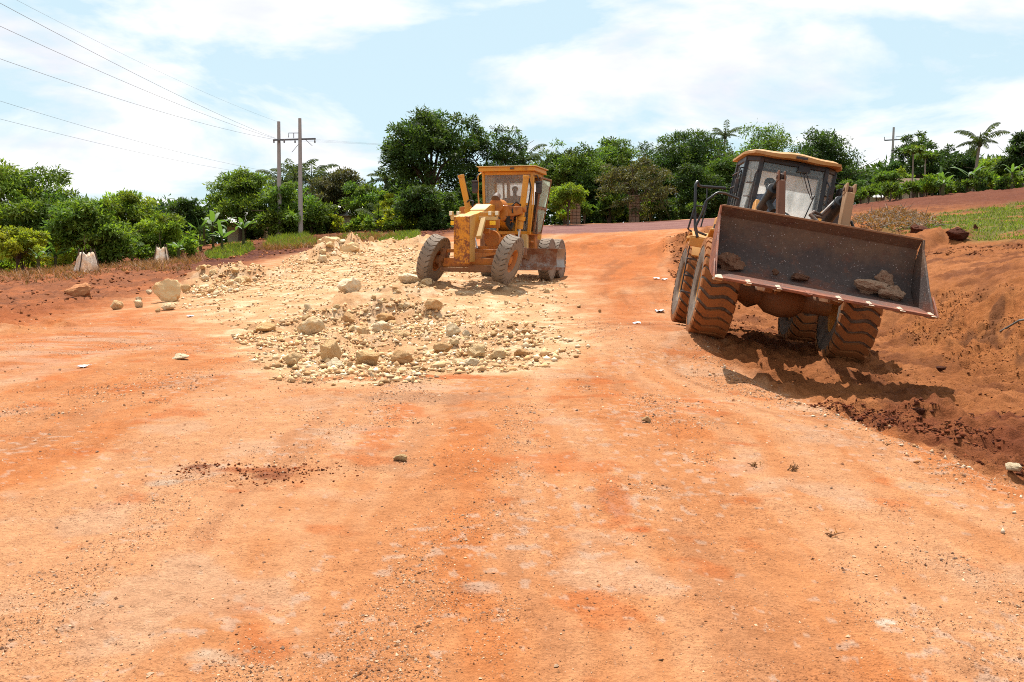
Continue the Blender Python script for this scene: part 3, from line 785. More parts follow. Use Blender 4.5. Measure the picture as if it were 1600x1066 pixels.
TR, TW = .80, .60
SHAPE = [(-1, 0), (-.45, .66), (.38, .30), (1, .82)]
car = carcass(TR, TW, .36).mesh('tyre', M['rubber_side'])
lug = lug_ring(TR, TW, 27, SHAPE, .76).mesh('tread', M['tread_orange'], smooth=False)
rimL = rim_mesh(.36, TW, -1).mesh('wheel_rim', M['loader_yellow']); rimR = rim_mesh(.36, TW, 1).mesh('wheel_rim', M['loader_yellow'])
boltL = bolts_mesh(.19, -TW * .14, -1).mesh('wheel_bolts', M['dark_steel']); boltR = bolts_mesh(.19, TW * .14, 1).mesh('wheel_bolts', M['dark_steel'])
for fr in (True, False):
    for s in (-1, 1):
        y0 = -1.5 if fr else 1.5
        h = HF if fr else HR
        p = Matrix.Rotation(h, 3, 'Z') @ Vector((s * 1.08, y0, TR - .03))
        w = link('wheel', rimL if s < 0 else rimR, loader); w.location = p; w.rotation_euler = (R(random.uniform(0, 360)), 0, h)
        w.rotation_mode = 'XYZ'
        for nm, me in (('tyre', car), ('tread', lug), ('wheel_bolts', boltL if s < 0 else boltR)): link(nm, me, w)

# --- front frame
m = MB(); m.tube([(-.78, -1.5, .80), (-.35, -1.5, .80), (-.22, -1.5, .80), (0, -1.5, .80), (.22, -1.5, .80), (.35, -1.5, .80), (.78, -1.5, .80)], [.15, .16, .27, .31, .27, .16, .15], 14)
m.cyl((0, -1.5, .8), (0, -.5, .86), .10, 10); lb(m, 'front_axle', M['machine_brown'], .01, True)
m = MB(); m.tube([(-.78, 1.5, .80), (-.25, 1.5, .80), (0, 1.5, .80), (.25, 1.5, .80), (.78, 1.5, .80)], [.15, .17, .30, .17, .15], 14); lb(m, 'rear_axle', M['machine_brown'], .01)
m = MB()
m.prism([(-2.0, .92), (-.35, .85), (-.1, 1.0), (-.1, 1.45), (-.45, 1.5), (-2.0, 1.18)], 'x', -.36, .36)
lb(m, 'front_frame', M['machine_brown'], .02, True)
for s in (-1, 1):      # towers that carry the arms; their pointed tops show over the bucket
    m = MB(); m.prism([(-1.25, 1.0), (-.15, 1.0), (-.12, 1.75), (-.42, 2.34), (-.62, 2.38), (-1.0, 1.75)], 'x', s * .56 - .035, s * .56 + .035)
    m.prism([(-1.0, 1.0), (-.3, 1.0), (-.3, 1.6), (-.52, 2.10), (-.85, 1.6)], 'x', s * .36 - .03, s * .36 + .03)
    lb(m, 'tower_plate', M['loader_yellow'], .012, True)
    m = MB()           # lift arm
    m.prism([(-.50, 2.12), (-.42, 1.98), (-1.30, 1.30), (-2.30, .86), (-2.95, .86), (-3.02, 1.06), (-2.75, 1.12), (-2.2, 1.22), (-1.3, 1.75), (-.7, 2.18)], 'x', s * .47 - .06, s * .47 + .06)
    lb(m, 'lift_arm', M['machine_brown'], .015, True)
    m = MB(); m.cyl((s * .62, -.35, 1.05), (s * .62, -1.15, 1.22), .07, 12); m.cyl((s * .62, -1.15, 1.22), (s * .60, -1.7, 1.36), .04, 10); lb(m, 'lift_cylinder', M['loader_yellow'], .006, True)
# bell cranks: two tall levers standing in front of the cab, forked at the top
def lever(px, v0, v1, d, mat, lean):
    a = _rotF(loc(px[0], v0, d)); b = _rotF(loc(px[1], v1, d - .12))
    W = .105 if lean == 0 else .135; m = MB(); m.beam(a, b, W, .20, (0, 1, 0)); lb(m, 'bell_crank', M[mat], .02, True)
    ax = (a - b).normalized()
    fork = MB()
    for s in (-1, 1): fork.beam(a + Vector((s * W * .42, 0, 0)) - ax * .02, a + Vector((s * W * .42, 0, 0)) + ax * .14, W * .26, .17, (0, 1, 0))
    lb(fork, 'fork', M[mat], .012, True)
    pn = MB(); c = a + ax * .06; pn.cyl(c - Vector((W * .7, 0, 0)), c + Vector((W * .7, 0, 0)), .035, 10); pn.cyl(c - Vector((.03, .02, 0)), c + Vector((.03, .02, 0)), .055, 10); lb(pn, 'pin', M['dark_steel'], .005, True)
    cylm = MB(); e = c + Vector((-.10, .62, -.46)); cylm.cyl(c + Vector((0, .03, 0)), c + (e - c) * .4, .045, 10); cylm.cyl(c + (e - c) * .36, e, .085, 12); cylm.cyl(c + (e - c) * .34, c + (e - c) * .42, .10, 12)
    lb(cylm, 'tilt_cylinder', M['black_paint'], .006, True)
    return a, b
_RF = Matrix.Rotation(-HF, 3, 'Z')
def _rotF(p): return _RF @ p
_RR = Matrix.Rotation(-HR, 3, 'Z')
def locR(u, v, d): return _RR @ loc(u, v, d)
def locF(u, v, d): return _RF @ loc(u, v, d)
lv1 = lever((1220.5, 1219), 283, 352, 13.55, 'crank_dark', 0)
lv2 = lever((1326.5, 1316.5), 303, 362, 13.45, 'crank_tan', 1)
m = MB()
m.tube([locF(1277, 346, 13.5), locF(1266, 336, 13.6), locF(1272, 331, 13.7), locF(1283, 336, 13.7), locF(1298, 321, 13.8), locF(1305, 314, 14)], .028, 8)
lb(m, 'hydraulic_hose', M['dark_steel'], 0, True); m = MB(); m.tube([locF(1270, 348, 13.6), locF(1274, 338, 13.6), locF(1284, 340, 13.7), locF(1299, 325, 13.8), locF(1308, 318, 14)], .024, 8); lb(m, 'hydraulic_hose', M['dark_steel'], 0, True)
m = MB(); m.tube([locF(1323, 346, 13.4), locF(1330, 347, 13.4), locF(1334, 357, 13.3)], .022, 8); lb(m, 'hydraulic_hose', M['hose'], 0, True); m = MB(); m.tube([locF(1208, 330, 13.8), locF(1202, 318, 13.9), locF(1213, 300, 13.9), locF(1219, 290, 13.7)], .05, 8); lb(m, 'hydraulic_hose', M['hose'], 0, True)

# --- bucket (profile across y,z, lip towards the camera)
BW = 1.43
YT, ZT = -2.92, 1.98          # spill edge
YL, ZL = -3.98, .95           # cutting lip
prof = [(YL, ZL), (YL + .25, ZL + .035), (YL + .60, ZL + .075), (YL + .84, ZL + .13), (YL + 1.02, ZL + .26), (YL + 1.12, ZL + .46), (YL + 1.16, ZL + .68), (YL + 1.18, ZL + .90), (YT, ZT)]
def shell(pr, t):
    out = []
    for i, (y, z) in enumerate(pr):
        a = pr[max(i - 1, 0)]; b = pr[min(i + 1, len(pr) - 1)]
        dy, dz = b[0] - a[0], b[1] - a[1]; l = math.hypot(dy, dz)
        out.append((y + dz / l * t, z - dy / l * t))
    return out
m = MB(); m.prism(prof + list(reversed(shell(prof, .028))), 'x', -BW, BW)
bucket = lb(m, 'bucket', M['bucket_inside'], .004, True)
bucket.location.x = .07
sidep = [(YL - .02, ZL - .02), (YL + .42, ZL + .36), (YL + .72, ZL + .66), (YL + .98, ZL + .90), (YT - .02, ZT + .012), (YT + .03, ZT), (YL + 1.205, ZL + .68), (YL + 1.15, ZL + .44), (YL + 1.05, ZL + .235), (YL + .86, ZL + .10), (YL + .60, ZL + .04)]
for s in (-1, 1):
    m = MB(); m.prism(sidep, 'x', s * (BW + .002), s * (BW + .032)); o = lb(m, 'side_plate', M['bucket_red'] if s < 0 else M['bucket_inside'], .006, True, bucket)
    m = MB(); m.prism([(YL - .10, ZL - .015), (YL + .26, ZL + .015), (YL + .26, ZL + .25), (YL + .05, ZL + .10)], 'x', s * (BW + .034), s * (BW + .056)); lb(m, 'side_cutter', M['bucket_red'], .006, True, bucket)
m = MB(); m.beam((-BW, YT + .02, ZT + .012), (BW, YT + .02, ZT + .012), .05, .03); lb(m, 'spill_edge', M['machine_brown'], .006, True, bucket)
m = MB(); m.slab([(-BW - .02, YL - .12, ZL - .016), (BW + .02, YL - .12, ZL - .016), (BW + .02, YL + .20, ZL + .006), (-BW - .02, YL + .20, ZL + .006)], .036); lb(m, 'cutting_edge', M['bucket_red'], .006, True, bucket)
for k in range(8):
    x = -BW + .02 + k * (2 * BW - .04) / 7; big = 1.1 if k == 0 else .72
    m = MB(); m.hexa([Vector(q) for q in ((x - .055 * big, YL - .02, ZL - .05), (x + .055 * big, YL - .02, ZL - .05), (x + .055 * big, YL + .17, ZL - .04), (x - .055 * big, YL + .17, ZL - .04),
                                       (x - .05 * big, YL - .15 - .02 * big, ZL - .03 + .02 * big), (x + .05 * big, YL - .15 - .02 * big, ZL - .03 + .02 * big), (x + .05 * big, YL + .15, ZL + .045), (x - .05 * big, YL + .05, ZL + .03))])
    lb(m, 'bucket_tooth', M['worn_tooth'] if k not in (3,) else M['bucket_red'], .008, True, bucket)
# underside ribs / hinge brackets
m = MB()
for x in (-.55, -.39, .39, .55): m.prism([(YL + .95, ZL + .05), (YL + 1.35, ZL - .10), (YL + 1.40, ZL + .15), (YL + 1.26, ZL + .55)], 'x', x - .02, x + .02)
for x in (-1.1, 1.1, 0): m.prism([(YL + .25, ZL - .02), (YL + .9, ZL + .02), (YL + 1.15, ZL + .3), (YL + .95, ZL - .03)], 'x', x - .015, x + .015)
lb(m, 'bucket_bracket', M['machine_brown'], .006, True, bucket)

# --- rear frame, hood
m = MB(); m.prism([(.25, .85), (3.0, .9), (3.2, 1.1), (3.2, 1.5), (.25, 1.5)], 'x', -.45, .45); lb(m, 'rear_frame', M['dark_steel'], .02)
m = MB(); m.cyl((0, -.15, .80), (0, -.15, 1.40), .12, 14); m.box((0, .15, .92), (.5, .4, .12)); m.box((0, .15, 1.30), (.5, .4, .12)); lb(m, 'hinge', M['machine_brown'], .01)
m = MB(); m.prism([(1.62, 1.45), (3.25, 1.4), (3.3, 1.9), (3.15, 2.22), (1.62, 2.32)], 'x', -.72, .72); hood = lb(m, 'engine_hood', M['loader_yellow'], .04)
for s in (-1, 1):
    m = MB()
    for i in range(7): m.box((s * .73, 2.2 + i * .12, 1.85), (.02, .06, .42))
    lb(m, 'hood_vent', M['black_paint'], .003, parent=hood)
m = MB(); m.cyl((.35, 2.1, 2.25), (.35, 2.1, 2.85), .06, 12); lb(m, 'exhaust_pipe', M['dark_steel'], .005)
m = MB(); m.prism([(3.1, .75), (3.45, .85), (3.5, 1.5), (3.1, 1.55)], 'x', -1.1, 1.1); lb(m, 'counterweight', M['loader_yellow'], .04)

# --- cab: plan polygon with angled front corners
CF, CS, CB = .30, .62, 1.55          # front, side start, back (y)
WF, WSd = .60, .82                   # half widths
ZF, ZR = 1.58, 3.22
def cabpt(i, z):
    lean = (z - ZF) / (ZR - ZF)
    base = [(-WF, CF), (WF, CF), (WSd, CS), (WSd, CB), (-WSd, CB), (-WSd, CS)][i]
    k = 1 - .035 * lean
    return Vector((base[0] * k, base[1] + (.05 * lean if i in (0, 1) else 0), z))
ring = [cabpt(i, 0) for i in range(6)]
m = MB()
for i in range(6): m.beam(cabpt(i, ZF), cabpt(i, ZR), .075, .085, (0, 1, 0))
for z, hh in ((ZF, .10), (ZR - .03, .09)):
    for i in range(6): m.beam(cabpt(i, z), cabpt((i + 1) % 6, z), .06, hh)
m.beam(cabpt(3, 2.0), cabpt(4, 2.0), .05, .06); m.beam(cabpt(2, 2.0), cabpt(3, 2.0), .05, .05); m.beam(cabpt(4, 2.0), cabpt(5, 2.0), .05, .05)
cab = lb(m, 'cab', M['black_paint'], .012)
cab.location.x = .10
def pane(i, j, z0, z1, ins, mat, name):
    a0, b0, b1, a1 = cabpt(i, z0), cabpt(j, z0), cabpt(j, z1), cabpt(i, z1)
    d0 = (b0 - a0).normalized() * ins; d1 = (b1 - a1).normalized() * ins
    m = MB(); m.slab([a0 + d0, b0 - d0, b1 - d1, a1 + d1], .008); return lb(m, name, M[mat], 0, parent=cab, smooth=False)
pane(0, 1, ZF + .06, ZR - .08, .04, 'glass_front', 'windscreen')
pane(1, 2, ZF + .06, ZR - .08, .04, 'glass_side', 'corner_window'); pane(5, 0, ZF + .06, ZR - .08, .04, 'glass_side', 'corner_window')
pane(2, 3, 2.03, ZR - .08, .04, 'glass_side', 'side_window'); pane(4, 5, 2.03, ZR - .08, .04, 'glass_side', 'side_window')
pane(3, 4, 2.04, ZR - .08, .05, 'glass_rear', 'rear_window')
m = MB()
for i, j in ((2, 3), (4, 5), (3, 4)):
    q = [cabpt(i, ZF), cabpt(j, ZF), cabpt(j, 1.99), cabpt(i, 1.99)]; m.slab(q, .02)
lb(m, 'cab_lower_panel', M['black_paint'], .004, parent=cab)
m = MB(); m.prism([(p.x * .97, p.y) for p in ring], 'z', 1.50, 1.56); lb(m, 'cab_floor', M['dark_steel'], .006, parent=cab)
m = MB(); m.prism([(p.x * .955, p.y + (.06 if i < 2 else 0)) for i, p in enumerate(ring)], 'z', ZR - .02, ZR + .012); lb(m, 'ceiling', M['seat'], .004, parent=cab)
# roof: a shallow pressed lid with a rolled, slightly wavy rim
def roof_mesh():
    m = MB(); nx, ny = 20, 12
    for top in (1, 0):
        for j in range(ny + 1):
            for i in range(nx + 1):
                s, t = i / nx * 2 - 1, j / ny
                hw = .76 + .13 * ss(0, .28, np.array(t)); x = s * float(hw)
                y = .12 + t * 1.62 - .05 * math.cos(s * 1.5) * (1 - t) + .03 * math.cos(s * 7) * (1 - t)
                z = ZR + .02
                edge = max(abs(s) ** 8, abs(2 * t - 1) ** 8)
                z += (.10 + .035 * (1 - s * s) - .06 * edge + .016 * math.cos(s * 6.5) * (1 - t)) if top else (.0 + .012 * math.cos(s * 6.5) * (1 - t))
                m.v.append(Vector((x, y, z)))
    N = (nx + 1) * (ny + 1)
    for j in range(ny):
        for i in range(nx):
            a = j * (nx + 1) + i; q = (a, a + 1, a + nx + 2, a + nx + 1)
            m.f.append(q); m.f.append(tuple(reversed([k + N for k in q])))
    per = [i for i in range(nx)] + [(j * (nx + 1) + nx) for j in range(ny)] + [ny * (nx + 1) + i for i in range(nx, 0, -1)] + [j * (nx + 1) for j in range(ny, 0, -1)]
    for k in range(len(per)):
        a, b = per[k], per[(k + 1) % len(per)]; m.f.append((a, a + N, b + N, b))
    return m
lb(roof_mesh(), 'roof', M['roof_yellow'], .0, parent=cab)
m = MB(); m.box((.05, .075, ZR + .06), (.20, .012, .04)); lb(m, 'roof_plate', M['black_paint'], .003, parent=cab)
m = MB(); m.box((.0, CF + .10, ZR - .10), (1.1, .02, .16)); lb(m, 'sun_visor', M['grey_panel'], .005, parent=cab)
# door grilles and grab bars
def bars(side):
    m = MB(); s = side
    for y in (CS + .05, CS + .32, CS + .60, CB - .06): m.tube([(s * (WSd + .05), y, 1.75), (s * (WSd + .03), y, 2.98)], .014, 6)
    for z in (1.9, 2.3, 2.7, 2.95): m.tube([(s * (WSd + .05), CS + .05, z), (s * (WSd + .05), CB - .06, z)], .012, 6)
    m.tube([(s * (WF + .03), CF + .02, 1.8), (s * (WF + .08), CF - .06, 1.9), (s * (WF + .06), CF - .06, 2.9), (s * (WF + .0), CF + .02, 3.0)], .016, 6)
    for z in (2.15, 2.5, 2.75): m.tube([(s * (WF + .07), CF - .06, z), (s * (WF + .16), CF + .16, z)], .012, 6)
    return m
for s in (-1, 1): lb(bars(s), 'door_grille', M['black_paint'], 0, parent=cab)
m = MB()
for x in (.69, .73, .77): m.tube([(x, CF + .12 + (x - .62) * 1.4, 1.70), (x * .97, CF + .16 + (x - .62) * 1.4, 2.95)], .016, 6)
for z in (2.6, 2.75): m.tube([(.64, CF + .06, z), (.80, CF + .32, z)], .012, 6)
lb(m, 'corner_guard', M['grey_panel'], 0, parent=cab)
# wiper
m = MB(); m.box((.17, CF - .01, ZR - .10), (.20, .09, .10)); m.tube([(.20, CF - .045, ZR - .13), (.33, CF - .05, ZR - .40), (.42, CF - .045, ZR - .60)], .010, 6); m.tube([(.14, CF - .045, ZR - .13), (.28, CF - .05, ZR - .42), (.40, CF - .045, ZR - .60)], .008, 6)
m.beam((.44, CF - .03, ZR - .52), (.33, CF - .03, ZR - 1.02), .016, .03); lb(m, 'wiper', M['black_paint'], .002, parent=cab)
# inside the cab
m = MB(); m.box((-.05, 1.10, 1.98), (.50, .48, .13)); m.box((-.05, 1.34, 2.30), (.48, .12, .62), (R(-8), 0, 0)); m.box((-.05, 1.40, 2.68), (.26, .10, .20)); m.box((-.05, 1.10, 1.75), (.30, .30, .34)); lb(m, 'seat', M['seat'], .04, parent=cab)
m = MB(); m.tube([(.0 + .20 * math.cos(a), .66 + .19 * math.sin(a) * .8, 2.26 + .19 * math.sin(a) * .6) for a in np.linspace(0, 2 * math.pi, 25)], .017, 6, False)
m.tube([(-.19, .66, 2.26), (.19, .66, 2.26)], .012, 6); m.tube([(0, .66, 2.26), (0, .56, 1.9), (0, .50, 1.56)], .035, 8); lb(m, 'steering_wheel', M['seat'], 0, parent=cab)
m = MB(); m.lathe([(-.05, .001), (-.05, .20), (.0, .22), (.05, .16), (.05, .001)], 'y', 20, (.18, .50, 1.98)); m.box((.18, .50, 1.75), (.3, .14, .4)); lb(m, 'dashboard', M['grey_panel'], .02, parent=cab)
# mirrors and the cloth hung on the right
m = MB(); m.tube([(.80, CS, 3.02), (.95, CS - .18, 3.0), (1.0, CS - .22, 2.86)], .014, 6); m.box((1.0, CS - .23, 2.74), (.17, .05, .30)); lb(m, 'mirror', M['black_paint'], .02, parent=cab)
m = MB(); m.tube([(-.80, CS, 3.02), (-.90, CS - .10, 3.0), (-.92, CS - .12, 2.8)], .014, 6); m.box((-.92, CS - .13, 2.66), (.06, .05, .26)); lb(m, 'mirror', M['black_paint'], .02, parent=cab)
m = MB(); m.box((.95, CS + .12, 2.38), (.20, .42, .62)); m.box((.98, CS + .08, 2.86), (.12, .22, .18)); lb(m, 'air_filter', M['black_paint'], .04, parent=cab)
# fenders, step platform and handrails
for s in (-1, 1):
    m = MB(); q = [(1.5 + .98 * math.cos(a), .8 + .98 * math.sin(a)) for a in np.linspace(R(25), R(150), 9)]
    m.prism(q + [(1.5 + .94 * (y - 1.5) / .98, .8 + .94 * (z - .8) / .98) for y, z in reversed(q)], 'x', s * .74, s * 1.34); lb(m, 'rear_fender', M['loader_yellow'], .01)
    m = MB(); q = [(-1.5 + .97 * math.cos(a), .8 + .97 * math.sin(a)) for a in np.linspace(R(20), R(75), 7)]
    m.prism(q + [(-1.5 + .93 * (y + 1.5) / .97, .8 + .93 * (z - .8) / .97) for y, z in reversed(q)], 'x', s * .70, s * 1.30); lb(m, 'front_fender', M['loader_yellow'], .01, True)
pc = locR(1097, 372, 16.1)
m = MB(); m.box((pc.x - .02, pc.y + .1, pc.z - .02), (.42, .60, .05)); m.box((pc.x - .02, pc.y - .18, pc.z - .10), (.42, .06, .16)); m.beam((pc.x + .1, pc.y + .2, pc.z - .05), (-.5, pc.y + .3, 1.30), .12, .10)
lb(m, 'step_platform', M['loader_yellow'], .012)
for i in range(3):
    m = MB(); m.box((pc.x - .02, pc.y - .02, pc.z - .40 - .30 * i), (.36, .22, .03)); m.tube([(pc.x - .19, pc.y - .02, pc.z - .1 - .3 * i), (pc.x - .19, pc.y - .02, pc.z - .40 - .3 * i)], .014, 6); m.tube([(pc.x + .15, pc.y - .02, pc.z - .1 - .3 * i), (pc.x + .15, pc.y - .02, pc.z - .40 - .3 * i)], .014, 6)
    lb(m, 'ladder_step', M['black_paint'], .004)
def rail(pts, d0, d1, r, mat='black_paint'):
    n = len(pts); m = MB(); q = [locR(u, v, d0 + (d1 - d0) * i / (n - 1)) for i, (u, v) in enumerate(pts)]
    out = [q[0]]
    for i in range(1, n - 1): out += [q[i] + (q[i - 1] - q[i]) * .12, q[i] + (q[i + 1] - q[i]) * .12]
    m.tube(out + [q[-1]], r, 8); return m
m = rail([(1090, 371), (1086, 357), (1086, 322), (1087, 288), (1090, 283), (1092, 291), (1134, 294)], 15.9, 16.3, .026)
lb(m, 'handrail', M['black_paint']); m = MB(); m.tube([locR(1081, 362, 16.0), locR(1075, 358, 16.0), locR(1085, 325, 15.95)], .018, 8); lb(m, 'handrail', M['black_paint']); m = MB(); m.tube([locR(1090, 322, 15.95), locR(1103, 323, 16.4)], .014, 6); lb(m, 'handrail', M['black_paint'])
m = rail([(1104, 368), (1089, 362), (1087, 354), (1098, 331), (1103, 314), (1121, 301), (1133, 302), (1155, 311)], 15.5, 15.6, .022)
lb(m, 'handrail', M['black_paint']); m = MB(); m.tube([locR(1105, 293, 16.4), locR(1104, 322, 16.4), locR(1095, 355, 16.3)], .015, 6); lb(m, 'handrail', M['black_paint'])
# lamps on the front fenders
for s in (-1, 1):
    m = MB(); m.beam((s * .98, -.75, 1.6), (s * .98, -.80, 2.05), .05, .05); m.box((s * .98, -.84, 2.08), (.24, .12, .16)); hl = lb(m, 'headlight', M['dark_steel'], .01, True)
    m = MB(); m.box((s * .98, -.905, 2.08), (.20, .012, .12)); lb(m, 'lens', M['lamp_glass'], .004, True, hl)

# ------------------------------------------------------------------ motor grader
GX, GY = -1.18, 25.4
G_ROT = (R(-.6), R(.4), R(-15.5))
G_Z = gz(-.4, 27.5) + .0
_gf = [gz(-2.2, 25.7), gz(-.15, 25.2)]
G_Z = sum(_gf) / 2
grader = thing('motor_grader', 'old yellow motor grader with rusty nose plate standing on the crushed limestone', 'motor grader', (GX, GY, G_Z), G_ROT)
_GI = (Matrix.Translation((GX, GY, G_Z)) @ Euler(G_ROT).to_matrix().to_4x4()).inverted()
def locG(u, v, d): return _GI @ P(u, v, d)
def gb(m, name, mat, bevel=.012, parent=None, smooth=True): return m.build(name, M[mat], grader if parent is None else parent, bevel, smooth)

GR, GW = .69, .37
_c = carcass(GR, GW, .32, .03); _c.lathe([(-GW * .22, GR - .05), (-GW * .20, GR - .006), (GW * .20, GR - .006), (GW * .22, GR - .05)], 'x', 52)
g_car = _c.mesh('tyre', M['tread_grey'])
g_lug = lug_ring(GR, GW, 26, [(-1, 0), (-.3, .55), (.3, .75), (1, .2)], .82, .022, .09).mesh('tread', M['tread_grey'], smooth=False)
g_rimL = rim_mesh(.32, GW, -1).mesh('wheel_rim', M['grader_orange']); g_rimR = rim_mesh(.32, GW, 1).mesh('wheel_rim', M['grader_orange'])
g_bL = bolts_mesh(.17, -GW * .14, -1, 10).mesh('wheel_bolts', M['dark_steel']); g_bR = bolts_mesh(.17, GW * .14, 1, 10).mesh('wheel_bolts', M['dark_steel'])
for x, y, lean in ((-1.10, .0, 18), (1.10, 0, 18), (-1.0, 5.2, 0), (1.0, 5.2, 0), (-1.0, 6.72, 0), (1.0, 6.72, 0)):
    w = link('wheel', g_rimL if x < 0 else g_rimR, grader)
    w.rotation_mode = 'XYZ'
    w.location = (x, y, GR * math.cos(R(lean)) + (.04 if lean else .0)); w.rotation_euler = (R(random.uniform(0, 360)), R(lean), R(-4) if lean else 0)
    for nm, me in (('tyre', g_car), ('tread', g_lug), ('wheel_bolts', g_bL if x < 0 else g_bR)): link(nm, me, w)

# front axle and steering
m = MB(); m.beam((-.86, .0, .60), (.86, .0, .60), .22, .26); gb(m, 'front_axle', 'grader_orange', .02)
m = MB(); m.beam((-.84, -.16, .40), (.84, -.16, .40), .10, .13); m.beam((.0, -.14, .44), (.75, -.14, .44), .16, .19); gb(m, 'axle_guard', 'machine_brown', .012)
m = MB(); m.beam((-.84, .0, .93), (.88, .0, .93), .07, .10); gb(m, 'lean_bar', 'grader_orange', .01)
m = MB(); m.cyl((-.80, .22, .66), (.80, .22, .66), .035, 10); gb(m, 'tie_rod', 'dark_steel', 0)
for s in (-1, 1):
    m = MB(); m.beam((s * .86, 0, .44), (s * .86 + .10, 0, .98), .16, .22); m.cyl((s * .86, 0, .66), (s * 1.0, 0, .68), .15, 14); m.box((s * .84, -.06, .72), (.12, .16, .16)); m.box((s * .84 + .02, -.05, .95), (.10, .12, .12)); gb(m, 'wheel_knuckle', 'machine_brown', .015)
# nose
nose_c = locG(723, 380, 24.75)
NX = nose_c.x
NW = .225
m = MB(); m.prism([(-.80, .58), (-.74, .58), (-.74, 1.88), (-.80, 1.85)], 'x', NX - NW, NX + NW); gb(m, 'nose_plate', 'grader_rusty', .012)
m = MB(); m.prism([(-.738, .62), (-.25, .62), (-.22, 1.1), (-.22, 1.96), (-.738, 1.87)], 'x', NX - NW + .01, NX + NW - .01); gb(m, 'nose_box', 'grader_side', .015)
# gooseneck beam
m = MB()
sec = [(-.24, 1.25, 1.93, .17), (.75, 1.55, 2.10, .21), (1.35, 1.78, 2.28, .20), (2.2, 1.92, 2.36, .19), (3.3, 1.85, 2.22, .19), (4.2, 1.25, 1.75, .22)]
for (y0, a0, b0, w0), (y1, a1, b1, w1) in zip(sec, sec[1:]):
    x0, x1 = NX * max(0, 1 - y0 / 1.0), NX * max(0, 1 - y1 / 1.0)
    m.hexa([(x0 - w0, y0, a0), (x0 + w0, y0, a0), (x1 + w1, y1, a1), (x1 - w1, y1, a1), (x0 - w0, y0, b0), (x0 + w0, y0, b0), (x1 + w1, y1, b1), (x1 - w1, y1, b1)])
gb(m, 'main_beam', 'grader_yellow', .015)
m = MB(); m.hexa([Vector(q) for q in ((-.24, .66, 2.08), (.22, .66, 2.08), (.22, 1.25, 2.27), (-.24, 1.25, 2.27), (-.24, .66, 2.115), (.22, .66, 2.115), (.22, 1.25, 2.305), (-.24, 1.25, 2.305))]); gb(m, 'beam_top_plate', 'grader_cream', .008)
m = MB(); m.slab([locG(744, 372, 24.9), locG(752, 371, 24.9), locG(759, 342, 25.3), locG(752, 343, 25.3)], .14); gb(m, 'nose_strut', 'grader_cream', .012)
m = MB(); m.box((.35, .62, 1.72), (.62, .10, .26)); m.box((.2, .70, 1.5), (.3, .16, .14)); gb(m, 'front_crossplate', 'grader_orange', .012)
# lamp bar
lbz = locG(741, 341.5, 25.6)
m = MB(); m.beam((lbz.x - .69, lbz.y, lbz.z), (lbz.x + .68, lbz.y, lbz.z), .07, .10); m.beam((lbz.x + .15, lbz.y + .02, lbz.z + .17), (lbz.x + .68, lbz.y + .02, lbz.z + .17), .03, .03)
m.box((lbz.x - .62, lbz.y, lbz.z + .04), (.16, .08, .12)); gb(m, 'lamp_bar', 'grader_cream', .008)
for dx in (-.68, -.46, .48, .68):
    m = MB(); m.box((lbz.x + dx, lbz.y - .02, lbz.z + .14), (.105, .10, .13)); m.box((lbz.x + dx, lbz.y, lbz.z + .05), (.05, .05, .08)); hl = gb(m, 'headlight', 'grader_cream', .01)
    m = MB(); m.box((lbz.x + dx, lbz.y - .075, lbz.z + .14), (.085, .012, .105)); gb(m, 'lens', 'lamp_glass', .004, hl)
for dx in (-.60, .56):
    m = MB(); m.box((lbz.x + dx, lbz.y - .01, lbz.z - .13), (.16, .07, .12)); ts = gb(m, 'turn_signal', 'dark_steel', .01)
    m = MB(); m.box((lbz.x + dx, lbz.y - .055, lbz.z - .13), (.17, .05, .12)); gb(m, 'amber_lens', 'amber', .012, ts)
# drawbar, circle, saddle
m = MB(); m.beam((NX * .6, .2, .78), (-.62, 2.3, 1.02), .14, .15); m.beam((NX * .6, .2, .78), (.62, 2.3, 1.02), .14, .15); m.beam((-.66, 2.25, 1.02), (.66, 2.25, 1.02), .14, .14); gb(m, 'drawbar', 'grader_orange', .015)
m = MB(); m.lathe([(.84, .70), (.84, .60), (1.0, .60), (1.0, .70), (.95, .74), (.89, .74)], 'z', 40, (.1, 2.9, 0), True); gb(m, 'turning_circle', 'grader_orange', .008)
m = MB(); m.lathe([(-.10, .001), (-.10, .24), (.10, .24), (.14, .18), (.14, .001)], 'y', 24, (.30, 1.15, 1.30)); m.beam((.30, 1.1, 1.18), (.85, 1.6, 1.42), .10, .12); gb(m, 'circle_drive', 'grader_orange', .01)
m = MB(); m.beam((-.98, 2.0, 2.15), (-.2, 2.0, 2.10), .26, .22, w1=.36, h1=.44); m.beam((.98, 2.0, 2.15), (.2, 2.0, 2.10), .26, .22, w1=.36, h1=.44)
m.cyl((-.35, 1.78, 2.16), (-.35, 2.25, 2.16), .20, 16); m.cyl((.22, 1.72, 2.28), (.22, 2.3, 2.28), .22, 16); m.cyl((.42, 1.80, 2.02), (.50, 2.2, 1.92), .17, 14); gb(m, 'saddle', 'grader_orange', .015)
m = MB(); m.lathe([(1.75, .17), (1.75, .001)], 'y', 18, (.22, 0, 2.28)); m.cyl((.22, 1.70, 2.47), (.22, 1.9, 2.60), .13, 14, .10); gb(m, 'saddle_valve', 'dark_steel', .01)
